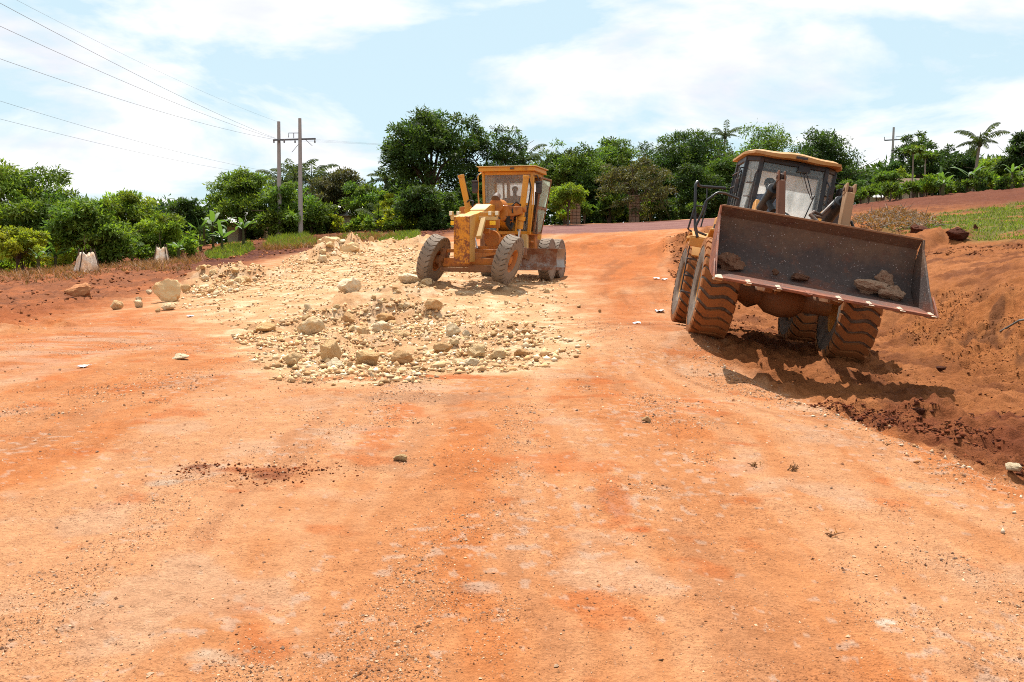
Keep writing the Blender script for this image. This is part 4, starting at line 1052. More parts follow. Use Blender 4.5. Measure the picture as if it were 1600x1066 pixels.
for (a, b, dd), nm in (((720.5, 276), (735, 342), 27.2), 0), (((822, 277), (812.5, 358), 27.2), 1):
    p, q = locG(*a, dd), locG(*b, dd)
    m = MB(); m.cyl(p, q, .088, 14); m.cyl(p + (p - q).normalized() * -.03, p + (p - q).normalized() * .05, .10, 14)
    t = p + (q - p) * .80; m.cyl(t - (q - p).normalized() * .06, t + (q - p).normalized() * .06, .13, 14); gb(m, 'lift_cylinder', 'grader_yellow', .006)
    m = MB(); e = q + (q - p).normalized() * (.45 if nm else .9); m.cyl(q, e, .035, 10); gb(m, 'cylinder_rod', 'chrome', 0)
    m = MB(); s = -1 if nm == 0 else 1
    k = q if nm == 0 else p + (q - p) * .62
    m.beam(k + Vector((0, .05, 0)), Vector((s * .5, 2.0, 2.12)), .16, .20); m.tube([k + Vector((-.12, -.02, .0)), k + Vector((.12, -.02, .0))], .09, 12); m.box(k + Vector((s * -.14, .04, .06)), (.16, .2, .26)); gb(m, 'cylinder_yoke', 'grader_orange', .012)
    m = MB(); m.tube([p + Vector((.08, .04, -.02)), p + Vector((.14, .06, -.3)), p + (q - p) * .5 + Vector((.16, .05, 0)), p + (q - p) * .9 + Vector((.14, .05, 0))], .022, 6); gb(m, 'hydraulic_hose', 'hose', 0)
e = locG(812, 392, 27.2)
m = MB(); m.box(e + Vector((0, .05, -.02)), (.36, .3, .26)); m.beam(e + Vector((0, .1, .02)), e + Vector((-.55, .3, -.14)), .2, .2); gb(m, 'lift_bracket', 'machine_brown', .03)
# hoses over the saddle
for pts in ([(801, 333), (800, 322), (806, 316), (814, 320), (810, 334), (803, 342)], [(770, 337), (780, 341), (790, 346), (800, 344)], [(738, 326), (740, 315), (733, 313), (728, 318)], [(794, 338), (793, 350), (797, 357), (801, 349)]):
    m = MB(); n = len(pts); m.tube([locG(u, v, 27.0 + .05 * i) for i, (u, v) in enumerate(pts)], .024 if pts[0][0] != 794 else .07, 7); gb(m, 'hydraulic_hose', 'hose', 0)
# moldboard: curved section swept along its length
bl, br_ = locG(733, 407, 27.6), locG(883, 405, 28.1)
ax = (br_ - bl); ax.z = 0; ax.normalize(); back = Vector((-ax.y, ax.x, 0)); back = back if back.y > 0 else -back
pr = []
for t in np.linspace(0, 1, 9): pr.append((.20 * math.sin(math.pi * t) ** 1.0 - .06 * t, .62 * t))
def blade_strip(p0, p1, prf, th):
    m = MB()
    for p in (p0, p1):
        for o, z in prf: m.v.append(p + back * o + Vector((0, 0, z)))
        for o, z in reversed(prf): m.v.append(p + back * (o + th) + Vector((0, 0, z)))
    n = 2 * len(prf)
    m.f.append(tuple(range(n))); m.f.append(tuple(reversed(range(n, 2 * n))))
    for i in range(n): m.f.append((i, (i + 1) % n, n + (i + 1) % n, n + i))
    return m
zb = br_.z - .30
b0, b1 = bl.copy(), br_.copy(); b0.z = b1.z = zb
blade = gb(blade_strip(b0, b1 - ax * .24, pr, .03), 'moldboard', 'blade_steel', .003)
gb(blade_strip(b1 - ax * .24, b1, pr, .034), 'lit_end', 'blade_lit', .003, blade)  # end strip of the moldboard, coloured paler to look sunlit
m = MB(); m.beam(b0 + Vector((0, 0, -.03)), b1 + Vector((0, 0, -.0)), .03, .09); gb(m, 'cutting_edge', 'blade_steel', .004, blade)
m = MB(); c = (b0 + b1) / 2; m.beam(c + Vector((-.4, .3, .35)), Vector((-.3, 2.9, .9)), .14, .2); m.beam(c + Vector((.3, .35, .35)), Vector((.6, 2.9, .9)), .14, .2); m.cyl(b1 - ax * .5 + back * .28 + Vector((0, 0, .35)), b0 + ax * 1.2 + back * .28 + Vector((0, 0, .35)), .05, 10); gb(m, 'blade_carrier', 'machine_brown', .01)

# cab
gy0, gy1 = 3.42, 4.72
zc0, zc1 = 1.52, 3.42
gx0, gx1 = -.70, .90
def gpt(ix, iy, z):
    k = 1 - .10 * (1 - (z - zc0) / (zc1 - zc0))
    return Vector(((gx0 if ix == 0 else gx1) * k, gy0 if iy == 0 else gy1, z))
m = MB()
for ix in (0, 1):
    for iy in (0, 1): m.beam(gpt(ix, iy, zc0), gpt(ix, iy, zc1), .085, .085, (0, 1, 0))
ZM = 2.42
for z in (zc0, ZM, zc1 - .03):
    m.beam(gpt(0, 0, z), gpt(1, 0, z), .06, .10 if z != ZM else .07); m.beam(gpt(0, 1, z), gpt(1, 1, z), .06, .10)
    m.beam(gpt(0, 0, z), gpt(0, 1, z), .06, .10 if z != ZM else .06)
    if z != ZM: m.beam(gpt(1, 0, z), gpt(1, 1, z), .06, .10)
m.beam(gpt(0, 0, zc0) + Vector((.42, 0, 0)), gpt(0, 0, ZM) + Vector((.40, 0, 0)), .06, .06, (0, 1, 0)); m.beam(gpt(1, 0, zc0) + Vector((-.42, 0, 0)), gpt(1, 0, ZM) + Vector((-.40, 0, 0)), .06, .06, (0, 1, 0))
m.beam(gpt(0, 1, ZM) + Vector((.45, 0, 0)), gpt(0, 1, zc1) + Vector((.45, 0, 0)), .10, .06, (0, 1, 0)); m.beam(gpt(0, 1, ZM) + Vector((.28, 0, 0)), gpt(0, 1, zc1) + Vector((.28, 0, 0)), .06, .05, (0, 1, 0))
gcab = gb(m, 'cab', 'grader_yellow', .012)
def gpane(a, b, c, d, mat, name, ins=.04):
    q = [Vector(p) for p in (a, b, c, d)]; ce = sum(q, Vector()) / 4; q = [p + (ce - p).normalized() * ins for p in q]
    m = MB(); m.slab(q, .008); return gb(m, name, mat, 0, gcab, False)
gpane(gpt(0, 0, ZM), gpt(1, 0, ZM), gpt(1, 0, zc1), gpt(0, 0, zc1), 'glass_front_brown', 'windscreen')
gpane(gpt(0, 0, zc0), gpt(0, 0, zc0) + Vector((.42, 0, 0)), gpt(0, 0, ZM) + Vector((.40, 0, 0)), gpt(0, 0, ZM), 'glass_side', 'lower_window'); gpane(gpt(1, 0, zc0) + Vector((-.42, 0, 0)), gpt(1, 0, zc0), gpt(1, 0, ZM), gpt(1, 0, ZM) + Vector((-.40, 0, 0)), 'glass_side', 'lower_window')
gpane(gpt(0, 1, ZM), gpt(1, 1, ZM), gpt(1, 1, zc1 - .22), gpt(0, 1, zc1 - .22), 'glass_rear', 'rear_window')
gpane(gpt(0, 0, ZM), gpt(0, 1, ZM), gpt(0, 1, zc1), gpt(0, 0, zc1), 'glass_side', 'side_window')
gpane(gpt(0, 0, zc0), gpt(0, 1, zc0), gpt(0, 1, ZM), gpt(0, 0, ZM), 'glass_side', 'side_window')
m = MB(); m.slab([gpt(0, 1, zc0), gpt(1, 1, zc0), gpt(1, 1, ZM), gpt(0, 1, ZM)], .03); m.slab([gpt(0, 1, zc1 - .22), gpt(1, 1, zc1 - .22), gpt(1, 1, zc1), gpt(0, 1, zc1)], .03); m.box((0, (gy0 + gy1) / 2, zc0 - .03), (1.42, 1.3, .05)); gb(m, 'cab_panel', 'machine_brown', .006, gcab)
m = MB(); m.hexa([Vector(q) for q in ((-.82, gy0 - .20, zc1 + .02), (1.03, gy0 - .20, zc1 + .02), (1.03, gy1 + .15, zc1 + .02), (-.82, gy1 + .15, zc1 + .02), (-.80, gy0 - .18, zc1 + .16), (1.01, gy0 - .18, zc1 + .16), (1.01, gy1 + .13, zc1 + .18), (-.80, gy1 + .13, zc1 + .18))])
groof = gb(m, 'roof', 'grader_yellow', .02, gcab)
m = MB(); m.hexa([Vector(q) for q in ((-.86, gy0 - .24, zc1 + .155), (1.07, gy0 - .24, zc1 + .155), (1.07, gy1 + .19, zc1 + .175), (-.86, gy1 + .19, zc1 + .175), (-.86, gy0 - .24, zc1 + .18), (1.07, gy0 - .24, zc1 + .18), (1.07, gy1 + .19, zc1 + .205), (-.86, gy1 + .19, zc1 + .205))]); gb(m, 'roof_lid', 'grader_cream', .006, gcab)
m = MB(); m.box((.30, gy0 - .215, zc1 + .095), (.13, .03, .05)); gb(m, 'roof_plate', 'dark_steel', .004, gcab)
m = MB(); m.prism([(-.34, zc1 - .12), (.34, zc1 - .12), (.30, zc1 - .27), (-.28, zc1 - .29)], 'y', gy0 + .05, gy0 + .07); gb(m, 'sun_visor', 'machine_brown', .004, gcab)
# open door, mirrors, side rails
dq = [locG(834, 364, 28.6), locG(845, 365, 29.6), locG(861, 282, 29.6), locG(846, 278, 28.6)]
m = MB()
for a, b in ((0, 1), (1, 2), (2, 3), (3, 0)): m.beam(dq[a], dq[b], .055, .05)
m.beam(dq[0] + (dq[3] - dq[0]) * .46, dq[1] + (dq[2] - dq[1]) * .46, .06, .07)
door = gb(m, 'door', 'machine_brown', .008)
def dpt(s, t): a = dq[0] + (dq[3] - dq[0]) * t; b = dq[1] + (dq[2] - dq[1]) * t; return a + (b - a) * s
for t0, t1 in ((.03, .44), (.49, .97)):
    m = MB(); m.slab([dpt(.05, t0), dpt(.95, t0), dpt(.95, t1), dpt(.05, t1)], .008); gb(m, 'door_glass', 'glass_sky_green', 0, door, False)
m = MB(); m.tube([dpt(.5, .46), dpt(1.1, .465)], .03, 8); gb(m, 'door_handle', 'machine_brown', 0, door)
for u0, v0, u1, v1, u2, v2, d in ((748, 272, 746, 280, 742, 292, 28.3), (836, 275, 839, 279, 842, 293, 28.2)):
    a, b, c = locG(u0, v0, d), locG(u1, v1, d - .1), locG(u2, v2, d - .15)
    m = MB(); m.tube([a, b + Vector((0, 0, .1)), c + Vector((0, .03, .22))], .016, 6); m.box(c + Vector((0, 0, .16)), (.20, .10, .06)); mi = gb(m, 'mirror_arm', 'black_paint', .004, gcab)
    m = MB(); m.hexa([c + Vector(q) for q in ((-.09, -.03, -.20), (.09, -.03, -.20), (.08, .05, -.20), (-.08, .05, -.20), (-.11, -.03, .14), (.11, -.03, .14), (.09, .06, .14), (-.09, .06, .14))]); gb(m, 'mirror', 'black_paint', .03, mi)
m = MB(); m.tube([locG(749, 330, 28.2), locG(747, 300, 28.2), locG(747, 274, 28.3), locG(752, 271, 28.5)], .024, 8); gb(m, 'grab_rail', 'grader_yellow', 0, gcab)
m = MB(); m.tube([locG(828, 366, 28.2), locG(833, 320, 28.2), locG(834, 276, 28.4)], .024, 8); gb(m, 'grab_rail', 'grader_yellow', 0, gcab)
m = MB(); m.beam(locG(836.5, 366, 28.8), locG(839, 300, 28.8), .12, .10, (0, 1, 0)); gb(m, 'mirror_gap_bar', 'dark_steel', .01)  # dark bar painting the shaded gap by the door, with the mirror arm
m = MB(); m.box((.0, gy1 - .30, 2.05), (.52, .48, .14)); m.box((.0, gy1 - .10, 2.36), (.50, .12, .60)); m.box((0, gy1 - .3, 1.75), (.3, .3, .5)); gb(m, 'seat', 'seat', .04, gcab)
m = MB(); cx0 = .02; m.tube([(cx0 + .21 * math.cos(a), gy0 + .50 + .16 * math.sin(a), 2.56 + .10 * math.sin(a)) for a in np.linspace(0, 2 * math.pi, 25)], .018, 6, False); m.tube([(cx0 - .2, gy0 + .5, 2.56), (cx0 + .2, gy0 + .5, 2.56)], .013, 6); m.tube([(cx0, gy0 + .5, 2.56), (cx0, gy0 + .35, 1.6)], .04, 8); m.lathe([(-.1, .001), (-.1, .16), (.06, .22), (.06, .001)], 'y', 18, (cx0 - .05, gy0 + .22, 2.42)); gb(m, 'steering_wheel', 'machine_brown', 0, gcab)
# body behind the cab
m = MB(); m.prism([(4.0, 1.05), (7.4, .95), (7.4, 1.3), (4.0, 1.5)], 'x', -.42, .42); gb(m, 'rear_frame', 'machine_brown', .02)
m = MB(); m.prism([(4.9, 1.3), (7.0, 1.25), (7.05, 1.75), (6.8, 1.88), (4.9, 1.95)], 'x', -.40, .36); gh = gb(m, 'engine_hood', 'grader_yellow', .04)
for s in (-1, 1):
    m = MB()
    for i in range(6): m.box((s * .385 - .02, 5.4 + i * .14, 1.62), (.02, .07, .4))
    gb(m, 'hood_vent', 'black_paint', .003, gh)
m = MB(); m.cyl((.1, 5.6, 2.15), (.1, 5.6, 2.75), .07, 12); gb(m, 'exhaust_pipe', 'dark_steel', .005)
for s in (-1, 1):
    m = MB(); m.prism([(4.8, .52), (7.12, .52), (7.2, .70), (7.12, .88), (4.8, .88), (4.72, .70)], 'x', s * .72 - .07, s * .72 + .07); gb(m, 'tandem_case', 'grader_orange', .02)
    m = MB(); m.box((s * .66, 4.35, 1.22), (.30, .50, .55)); m.box((s * .72, 3.75, 1.25), (.26, .34, .06)); m.beam((s * .80, 4.15, 1.0), (s * .80, 4.15, 2.2), .07, .09, (0, 1, 0)); gb(m, 'step_box', 'grader_orange', .015)
    m = MB(); m.box((s * .68, 3.45, 1.22), (.18, .24, .52)); gb(m, 'tool_box', 'grader_cream' if s > 0 else 'machine_brown', .012)
m = MB(); m.cyl((-.7, 5.95, .75), (.7, 5.95, .75), .2, 14); gb(m, 'rear_axle', 'machine_brown', .01)

# ------------------------------------------------------------------ drivers (seated; one continuous skinned body each)
def skin_obj(name, joints, edges, mat, parent, root=0, sub=2):
    me = bpy.data.meshes.new(name); me.from_pydata([j[0] for j in joints], edges, [])
    me.materials.append(mat); o = link(name, me, parent)
    sk = o.modifiers.new('skin', 'SKIN'); sk.use_smooth_shade = True
    sv = me.skin_vertices
    lay = sv[0].data if len(sv) else None
    if lay is None:
        bm = bmesh.new(); bm.from_mesh(me); bm.verts.layers.skin.verify(); bm.to_mesh(me); bm.free(); lay = me.skin_vertices[0].data
    for d, j in zip(lay, joints):
        r = j[1]; d.radius = r if isinstance(r, tuple) else (r, r); d.use_root = False
    lay[root].use_root = True
    ss_ = o.modifiers.new('subdiv', 'SUBSURF'); ss_.levels = sub; ss_.render_levels = sub
    return o
def driver(label, loc_, rot, shirt, turn=0.0, hand_z=.40):
    t = thing('person', label, 'person', loc_, rot)
    J, E = [], []
    def j(p, r, frm=None):
        J.append((p, r))
        if frm is not None: E.append((frm, len(J) - 1))
        return len(J) - 1
    pel = j((0, 0, .12), (.15, .11)); sp = j((0, .03, .33), (.145, .10), pel); ch = j((0, .03, .52), (.155, .11), sp); nb = j((0, .01, .625), .065, ch); nk = j((0, -.01, .685), .056, nb)
    h1 = j((0, -.02, .755), (.070, .080), nk); h2 = j((0, -.01, .83), (.080, .098), h1); j((0, 0, .895), (.066, .080), h2)
    j((0, -.118, .785), .014, h1)            # nose
    for s in (-1, 1): j((s * .086, .0, .80), (.012, .02), h2)       # ears
    for s in (-1, 1):
        sh = j((s * .17, .03, .555), .064, ch); el = j((s * .27, -.10, .33), .046, sh); wr = j((s * .17, -.36, hand_z), .030, el); pa = j((s * .15, -.43, hand_z + .03), (.036, .022), wr)
        for q in range(4): k = j((s * (.125 + .017 * q), -.475, hand_z + .055 - .006 * q), .0095, pa); j((s * (.120 + .016 * q), -.485, hand_z + .02 - .006 * q), .0085, k)
        k = j((s * .112, -.43, hand_z + .055), .011, pa); j((s * .10, -.455, hand_z + .05), .010, k)
        hp = j((s * .10, -.02, .10), .092, pel); kn = j((s * .15, -.45, .13), .065, hp); an = j((s * .15, -.50, -.30), .042, kn); j((s * .16, -.64, -.36), (.042, .03), an)
    skin_obj('body', J, E, M['skin'], t)
    # shirt and trousers over the body
    S = [((0, 0, .10), (.165, .125)), ((0, .03, .33), (.162, .118)), ((0, .03, .52), (.170, .124)), ((0, .015, .60), (.085, .080)), ((-.17, .03, .558), .078), ((-.235, -.04, .43), .066), ((.17, .03, .558), .078), ((.235, -.04, .43), .066)]
    skin_obj('shirt', S, [(0, 1), (1, 2), (2, 3), (2, 4), (4, 5), (2, 6), (6, 7)], M[shirt], t)
    T = [((0, 0, .11), (.17, .13))]; TE = []
    for s in (-1, 1):
        n = len(T); T += [((s * .10, -.02, .10), .104), ((s * .15, -.45, .13), .078), ((s * .15, -.495, -.24), .058)]; TE += [(0, n), (n, n + 1), (n + 1, n + 2)]
    skin_obj('trousers', T, TE, M['trousers'], t)
    m = MB(); m.lathe([(.795, .001), (.80, .098), (.85, .102), (.90, .085), (.925, .05), (.935, .001)], 'z', 18, (0, .012, 0)); m.build('hair', M['hair'], t)
    for s in (-1, 1):
        m = MB(); m.lathe([(-.012, .001), (-.008, .010), (.0, .013), (.008, .010), (.012, .001)], 'y', 8, (s * .034, -.098, .815)); m.build('eye', M['cloth_white'], t)
    m = MB(); m.box((0, -.098, .742), (.045, .012, .010)); m.build('mouth', M['trousers'], t, .003)
    return t
_q = (_LM @ Matrix.Rotation(HR, 4, 'Z'))
driver('driver in a blue shirt at the wheel of the loader', _q @ Vector((-.08, 1.02, 2.04)), (_q @ Euler((0, R(-4), R(-6))).to_matrix().to_4x4()).to_euler(), 'shirt_blue')
_g = _GI.inverted()
driver('driver in a grey shirt inside the grader cab', _g @ Vector((.10, gy1 - .40, 2.12)), (_g @ Euler((0, 0, R(8))).to_matrix().to_4x4()).to_euler(), 'shirt_grey', 0, .36)

# ------------------------------------------------------------------ plants
RNG = np.random.default_rng(11)
def unit(a): return a / np.maximum(np.linalg.norm(a, axis=-1, keepdims=True), 1e-9)
def leaves(cent, rad, n, ln, wd, rng, droop=.5, flat=.8, shell=.55, tint=.22):
    """n folded leaves spread through leaf clumps (centres, radii)"""
    w = rad ** 2; k = rng.choice(len(cent), n, p=w / w.sum())
    d = unit(rng.normal(size=(n, 3))); d[:, 2] = np.where(d[:, 2] < -.35, -d[:, 2], d[:, 2])
    rr = rad[k] * (shell + (1 - shell) * rng.random(n) ** .7) * (1 + .18 * rng.normal(size=n))
    p = cent[k] + d * rr[:, None] * np.array([1, 1, flat])
    ax = unit(d * .7 + np.array([0, 0, -droop]) + .65 * rng.normal(size=(n, 3)))
    nrm = unit(d + np.array([0, 0, .35]) + .55 * rng.normal(size=(n, 3)))
    side = unit(np.cross(ax, nrm)); nrm = np.cross(side, ax)
    L = (ln * (.65 + .7 * rng.random(n)))[:, None]; W = L * wd
    V = np.stack([p, p + ax * L * .45 + side * W * .5 - nrm * W * .18, p + ax * L, p + ax * L * .45 - side * W * .5 - nrm * W * .18], 1).reshape(-1, 3)
    F = np.arange(4 * n).reshape(n, 4)
    g = (1 + tint * rng.normal(size=len(cent)))[k] * (1 + .5 * tint * rng.normal(size=n))
    hue = rng.normal(size=n) * .06 + (rng.normal(size=len(cent)) * .08)[k]
    c = np.stack([g * (1 + hue), g, g * (1 - hue)], 1).clip(.35, 1.9)
    return V, F, np.repeat(c, 4, 0)

def crown_clumps(rx, ry, rz, n, rng, lobes=6, cr=.20, gap=0.0):
    """clumps gathered on a few big boughs so the outline is lobed and gaps open between the boughs"""
    lo = []
    for i in range(lobes):
        a = 2 * math.pi * (i + rng.random() * .7) / lobes; e = rng.uniform(-.55, .95)
        lo.append((math.cos(a) * rx * .55 * math.cos(e * 1.2), math.sin(a) * ry * .55 * math.cos(e * 1.2), rz * (.0 + .55 * math.sin(e * 1.4))))
    lo.append((0, 0, rz * .5)); lo = np.array(lo)
    C, Rr = [], []
    tries = 0
    while len(C) < n and tries < n * 30:
        tries += 1
        q = lo[rng.integers(len(lo))]; d = unit(rng.normal(size=3)); s = (.30 + .18 * rng.random()) * (1 + .25 * rng.normal())
        p = q + d * np.array([rx, ry, rz]) * s
        e = (p / np.array([rx, ry, rz])); l = np.linalg.norm(e)
        if l > 1.0: p = p / l * (.9 + .12 * rng.random())
        if l < .35 and rng.random() < .7: continue
        if p[2] < -rz * .92: continue
        C.append(p); Rr.append(min(rx, rz) * cr * (.7 + .7 * rng.random()))
    return np.array(C), np.array(Rr), lo

def bark_mesh(h, r, lobes, top, rng, mat, lean=0.0, stems=1):
    m = MB()
    for s in range(stems):
        ox = (rng.random() - .5) * r * 5 * (stems > 1)
        pts = [Vector((ox * .3 + rng.normal() * .03, rng.normal() * .03, -.25)), Vector((ox + lean * .3, rng.normal() * .1, h * .35)), Vector((ox * 1.5 + lean, rng.normal() * .15, h * .7))]
        m.tube(pts, [r * 1.3, r * .9, r * .75], 7)
        fork = pts[-1]
        for q in lobes:
            e = Vector((q[0], q[1], q[2] + top)); mid = fork.lerp(e, .5) + Vector((rng.normal() * .15, rng.normal() * .15, .12 * (e - fork).length))
            m.tube([fork, mid, e], [r * .55, r * .36, r * .12], 5)
            for _ in range(2):
                e2 = e + Vector(tuple(rng.normal(size=3) * .5 * (abs(q[0]) + .8))); m.tube([mid.lerp(e, .5), e2], [r * .2, r * .05], 4)
    return m.mesh('trunk', M[mat])

def tree(name, label, cat, u, vtop, width, d, leaf='leaf_mid', vb=None, n=90, nl=6500, ln=.29, wd=.36, cr=.20, zc=.56, hz=.50, lobes=6, droop=.5, seed=0, bark='bark', group=None, r=None, lean=0.0, stems=1, flat=.8, shell=.55, tint=.24):
    """a tree whose crown reaches the pixel row vtop and is width pixels wide as seen from the road"""
    rng = np.random.default_rng(1000 + seed); nl = int(nl * 1.8); ln *= .95; hz = hz * 1.10; width = width * 1.10
    p = P(u, vtop, d); z0 = gz(p.x, d) if vb is None else P(u, vb, d).z
    H = p.z - z0; rx = width / FPX * d / 2
    rz = H * hz; top = H - rz * .95
    t = thing(name, label, cat, (p.x, d, z0), (0, 0, 0), group)
    C, Rr, lo = crown_clumps(rx * .97, rx * .85, rz * .95, int(n * 1.25), rng, lobes, cr)
    C[:, 2] += top
    V, F, c = leaves(C, Rr, nl, ln, wd, rng, droop, flat, shell, tint)
    link('crown', mesh_np('crown', V, F, M[leaf], c), t)
    link('trunk', bark_mesh(max(H * .45, .3), r or max(.06, .028 * H), lo, top, rng, bark, lean, stems), t)
    return t
def at_d(u, d): return Vector(((u - 800) / FPX * d * 1.0, d, 0))

G_L, G_M, G_R = 'trees along the left edge of the road works', 'trees behind the grader and the paved road', 'trees on the rise behind the loader'
T = tree
k = 0
def TT(label, u, vt, w, d, leaf, group, cat='tree', name='mango_tree', **kw):
    global k; k += 1
    return tree(name, label, cat, u, vt, w, d, leaf, seed=k, group=group, **kw)
# left
TT('broad rounded mango tree, tallest at the left edge of the picture', 20, 262, 215, 64, 'leaf_fresh', G_L, nl=16000, n=185, hz=.48, lobes=8, ln=.33)
TT('low tree between the broad left mango and the pale feathery tree', 128, 300, 95, 72, 'leaf_fresh', G_L, nl=4500)
TT('pale green loose tree rising behind the round mango bush', 202, 291, 92, 68, 'leaf_bright', G_L, nl=5500, n=70, cr=.17)
TT('round low mango tree standing behind the larger white sack', 142, 314, 132, 54, 'leaf_fresh', G_L, nl=9000, n=110, hz=.52, ln=.30)
TT('yellow green spreading shrub at the left edge in front of the broad mango', 20, 354, 96, 50, 'leaf_lime', G_L, 'shrub', 'shrub', nl=5000, n=70, ln=.20, stems=3, r=.05, hz=.40)
TT('small light green tree above the smaller white sack', 248, 332, 78, 58, 'leaf_bright', G_L, nl=4200, n=60, cr=.17, ln=.24)
TT('dark narrow tree left of the banana clump', 290, 308, 56, 64, 'leaf_dark', G_L, nl=3500, n=50, cr=.18)
TT('mango tree left of the twin poles, second tallest on that side', 372, 266, 104, 74, 'leaf_fresh', G_L, nl=7500, n=90, hz=.44, cr=.18)
TT('dense dome shaped mango tree directly behind the twin poles', 453, 288, 124, 72, 'leaf_fresh', G_L, nl=10500, n=130, hz=.54, ln=.30)
TT('olive green tree right of the twin poles with an open top', 532, 268, 96, 80, 'leaf_olive', G_L, nl=6500, n=80, cr=.17, hz=.48)
TT('smaller dull green tree between the olive tree and the short palm', 570, 287, 78, 76, 'leaf_fresh', G_L, nl=5200, n=60)
TT('bright lime tree top beside the short palm', 607, 303, 44, 72, 'leaf_lime', G_L, nl=2500, n=36, ln=.22)
TT('low bright bush at the foot of the tallest tree, left side', 622, 338, 44, 66, 'leaf_bright', G_L, 'bush', 'bush', nl=2200, n=30, ln=.2, hz=.5)
# middle
TT('tallest tree in the picture, dark mango with gaps in its crown, behind the grader', 672, 166, 150, 76, 'leaf_dark', G_M, nl=10500, n=130, cr=.145, hz=.46, lobes=9, r=.30, ln=.36)
TT('dark drooping tree joined to the right side of the tallest tree', 762, 184, 118, 78, 'leaf_dark', G_M, nl=9500, n=110, cr=.17, hz=.47, lobes=7, r=.26)
TT('dark round bush tree in front of the tallest tree, left of the grader', 664, 289, 96, 66, 'leaf_dark', G_M, nl=7500, n=90, hz=.52)
TT('dark low tree hidden behind the grader cab', 735, 290, 110, 70, 'leaf_dark', G_M, nl=5500, n=70, hz=.52)
TT('dark tree just right of the grader cab, first in the row above the paved road', 885, 222, 106, 78, 'leaf_mid', G_M, nl=8000, n=95, cr=.18, tint=.3)
TT('tree with a bumpy light green top, second in the row above the paved road', 958, 208, 104, 82, 'leaf_mid', G_M, nl=8000, n=95, cr=.17, tint=.3)
TT('tall dark dome tree above the brownish tree', 1068, 198, 132, 84, 'leaf_dark', G_M, nl=9500, n=115, cr=.17)
TT('brownish half bare tree with grey twigs beside the stone pillars', 996, 248, 136, 72, 'leaf_olive', G_M, nl=4200, n=80, cr=.16, hz=.5, lobes=9, r=.16, ln=.26)
TT('bright green round topped tree beside the left stone pillar', 888, 290, 66, 68, 'leaf_bright', G_M, nl=5500, n=70, hz=.42, ln=.20)
TT('dark tree filling the space under the bumpy tree', 935, 270, 90, 78, 'leaf_dark', G_M, nl=5000, n=70, hz=.54)
TT('dark tree left of the loader handrail above the paved road', 1092, 258, 92, 76, 'leaf_dark', G_M, nl=6000, n=80, hz=.54)
for lab, u, vt, w, d, lf in (('dark tree top between the two trees right of the grader cab', 922, 232, 80, 88, 'leaf_dark'), ('dark tree filling behind the brownish tree', 1012, 226, 96, 90, 'leaf_dark'), ('dark tree behind the loader handrail, its top left of the small palm', 1118, 222, 90, 90, 'leaf_dark'), ('dark tree top between the two domes behind the loader roof', 1240, 226, 100, 92, 'leaf_dark'), ('dark tree just left of the grader roof, joined to the drooping tree', 805, 240, 80, 88, 'leaf_dark'), ('dark filler tree low behind the left end of the tallest tree', 640, 262, 70, 84, 'leaf_dark'), ('dense tree behind the yellow green shrub, under the broad mango', 72, 318, 110, 62, 'leaf_mid'), ('dark tree low behind the pale feathery tree', 235, 322, 80, 74, 'leaf_dark'), ('dark tree low behind the olive tree and the poles', 500, 290, 100, 86, 'leaf_dark')):
    TT(lab, u, vt, w, d, lf, G_M, nl=5600, n=80, hz=.54)
# right
TT('mid green broad tree behind the left end of the loader roof', 1186, 204, 130, 84, 'leaf_mid', G_R, nl=8500, n=100, tint=.3)
TT('dark round tree behind the right end of the loader roof', 1290, 206, 112, 80, 'leaf_dark', G_R, nl=8500, n=100)
TT('tree showing between the grader side trees and the loader cab', 1135, 250, 90, 78, 'leaf_mid', G_R, nl=5500, n=70, hz=.54)
TT('low pale tree line piece left of the far single pole', 1352, 262, 84, 86, 'leaf_mid', G_R, nl=4200, n=60, tint=.3)
TT('dark airy tree with flat boughs right of the far single pole', 1438, 208, 92, 82, 'leaf_dark', G_R, nl=5200, n=75, cr=.13, lobes=9, hz=.40, r=.15)
TT('dark tree left of the coconut palm', 1512, 236, 62, 80, 'leaf_dark', G_R, nl=4200, n=60)
TT('bright green tree right of the coconut palm', 1568, 245, 74, 76, 'leaf_bright', G_R, nl=5000, n=65, ln=.26)
TT('dark tree cut by the right edge of the picture', 1606, 206, 76, 72, 'leaf_dark', G_R, nl=4500, n=60, cr=.15)
TT('leafy bush between the far single pole and the airy tree', 1408, 262, 40, 74, 'leaf_bright', G_R, 'bush', 'bush', nl=2200, n=30, ln=.22, hz=.5)
TT('green bush under the far single pole', 1384, 268, 46, 70, 'leaf_mid', G_R, 'bush', 'bush', nl=2400, n=34, ln=.22, hz=.5)
TT('dark bush right of the loader mirror', 1330, 280, 46, 72, 'leaf_mid', G_R, 'bush', 'bush', nl=2400, n=34, ln=.22, hz=.5)

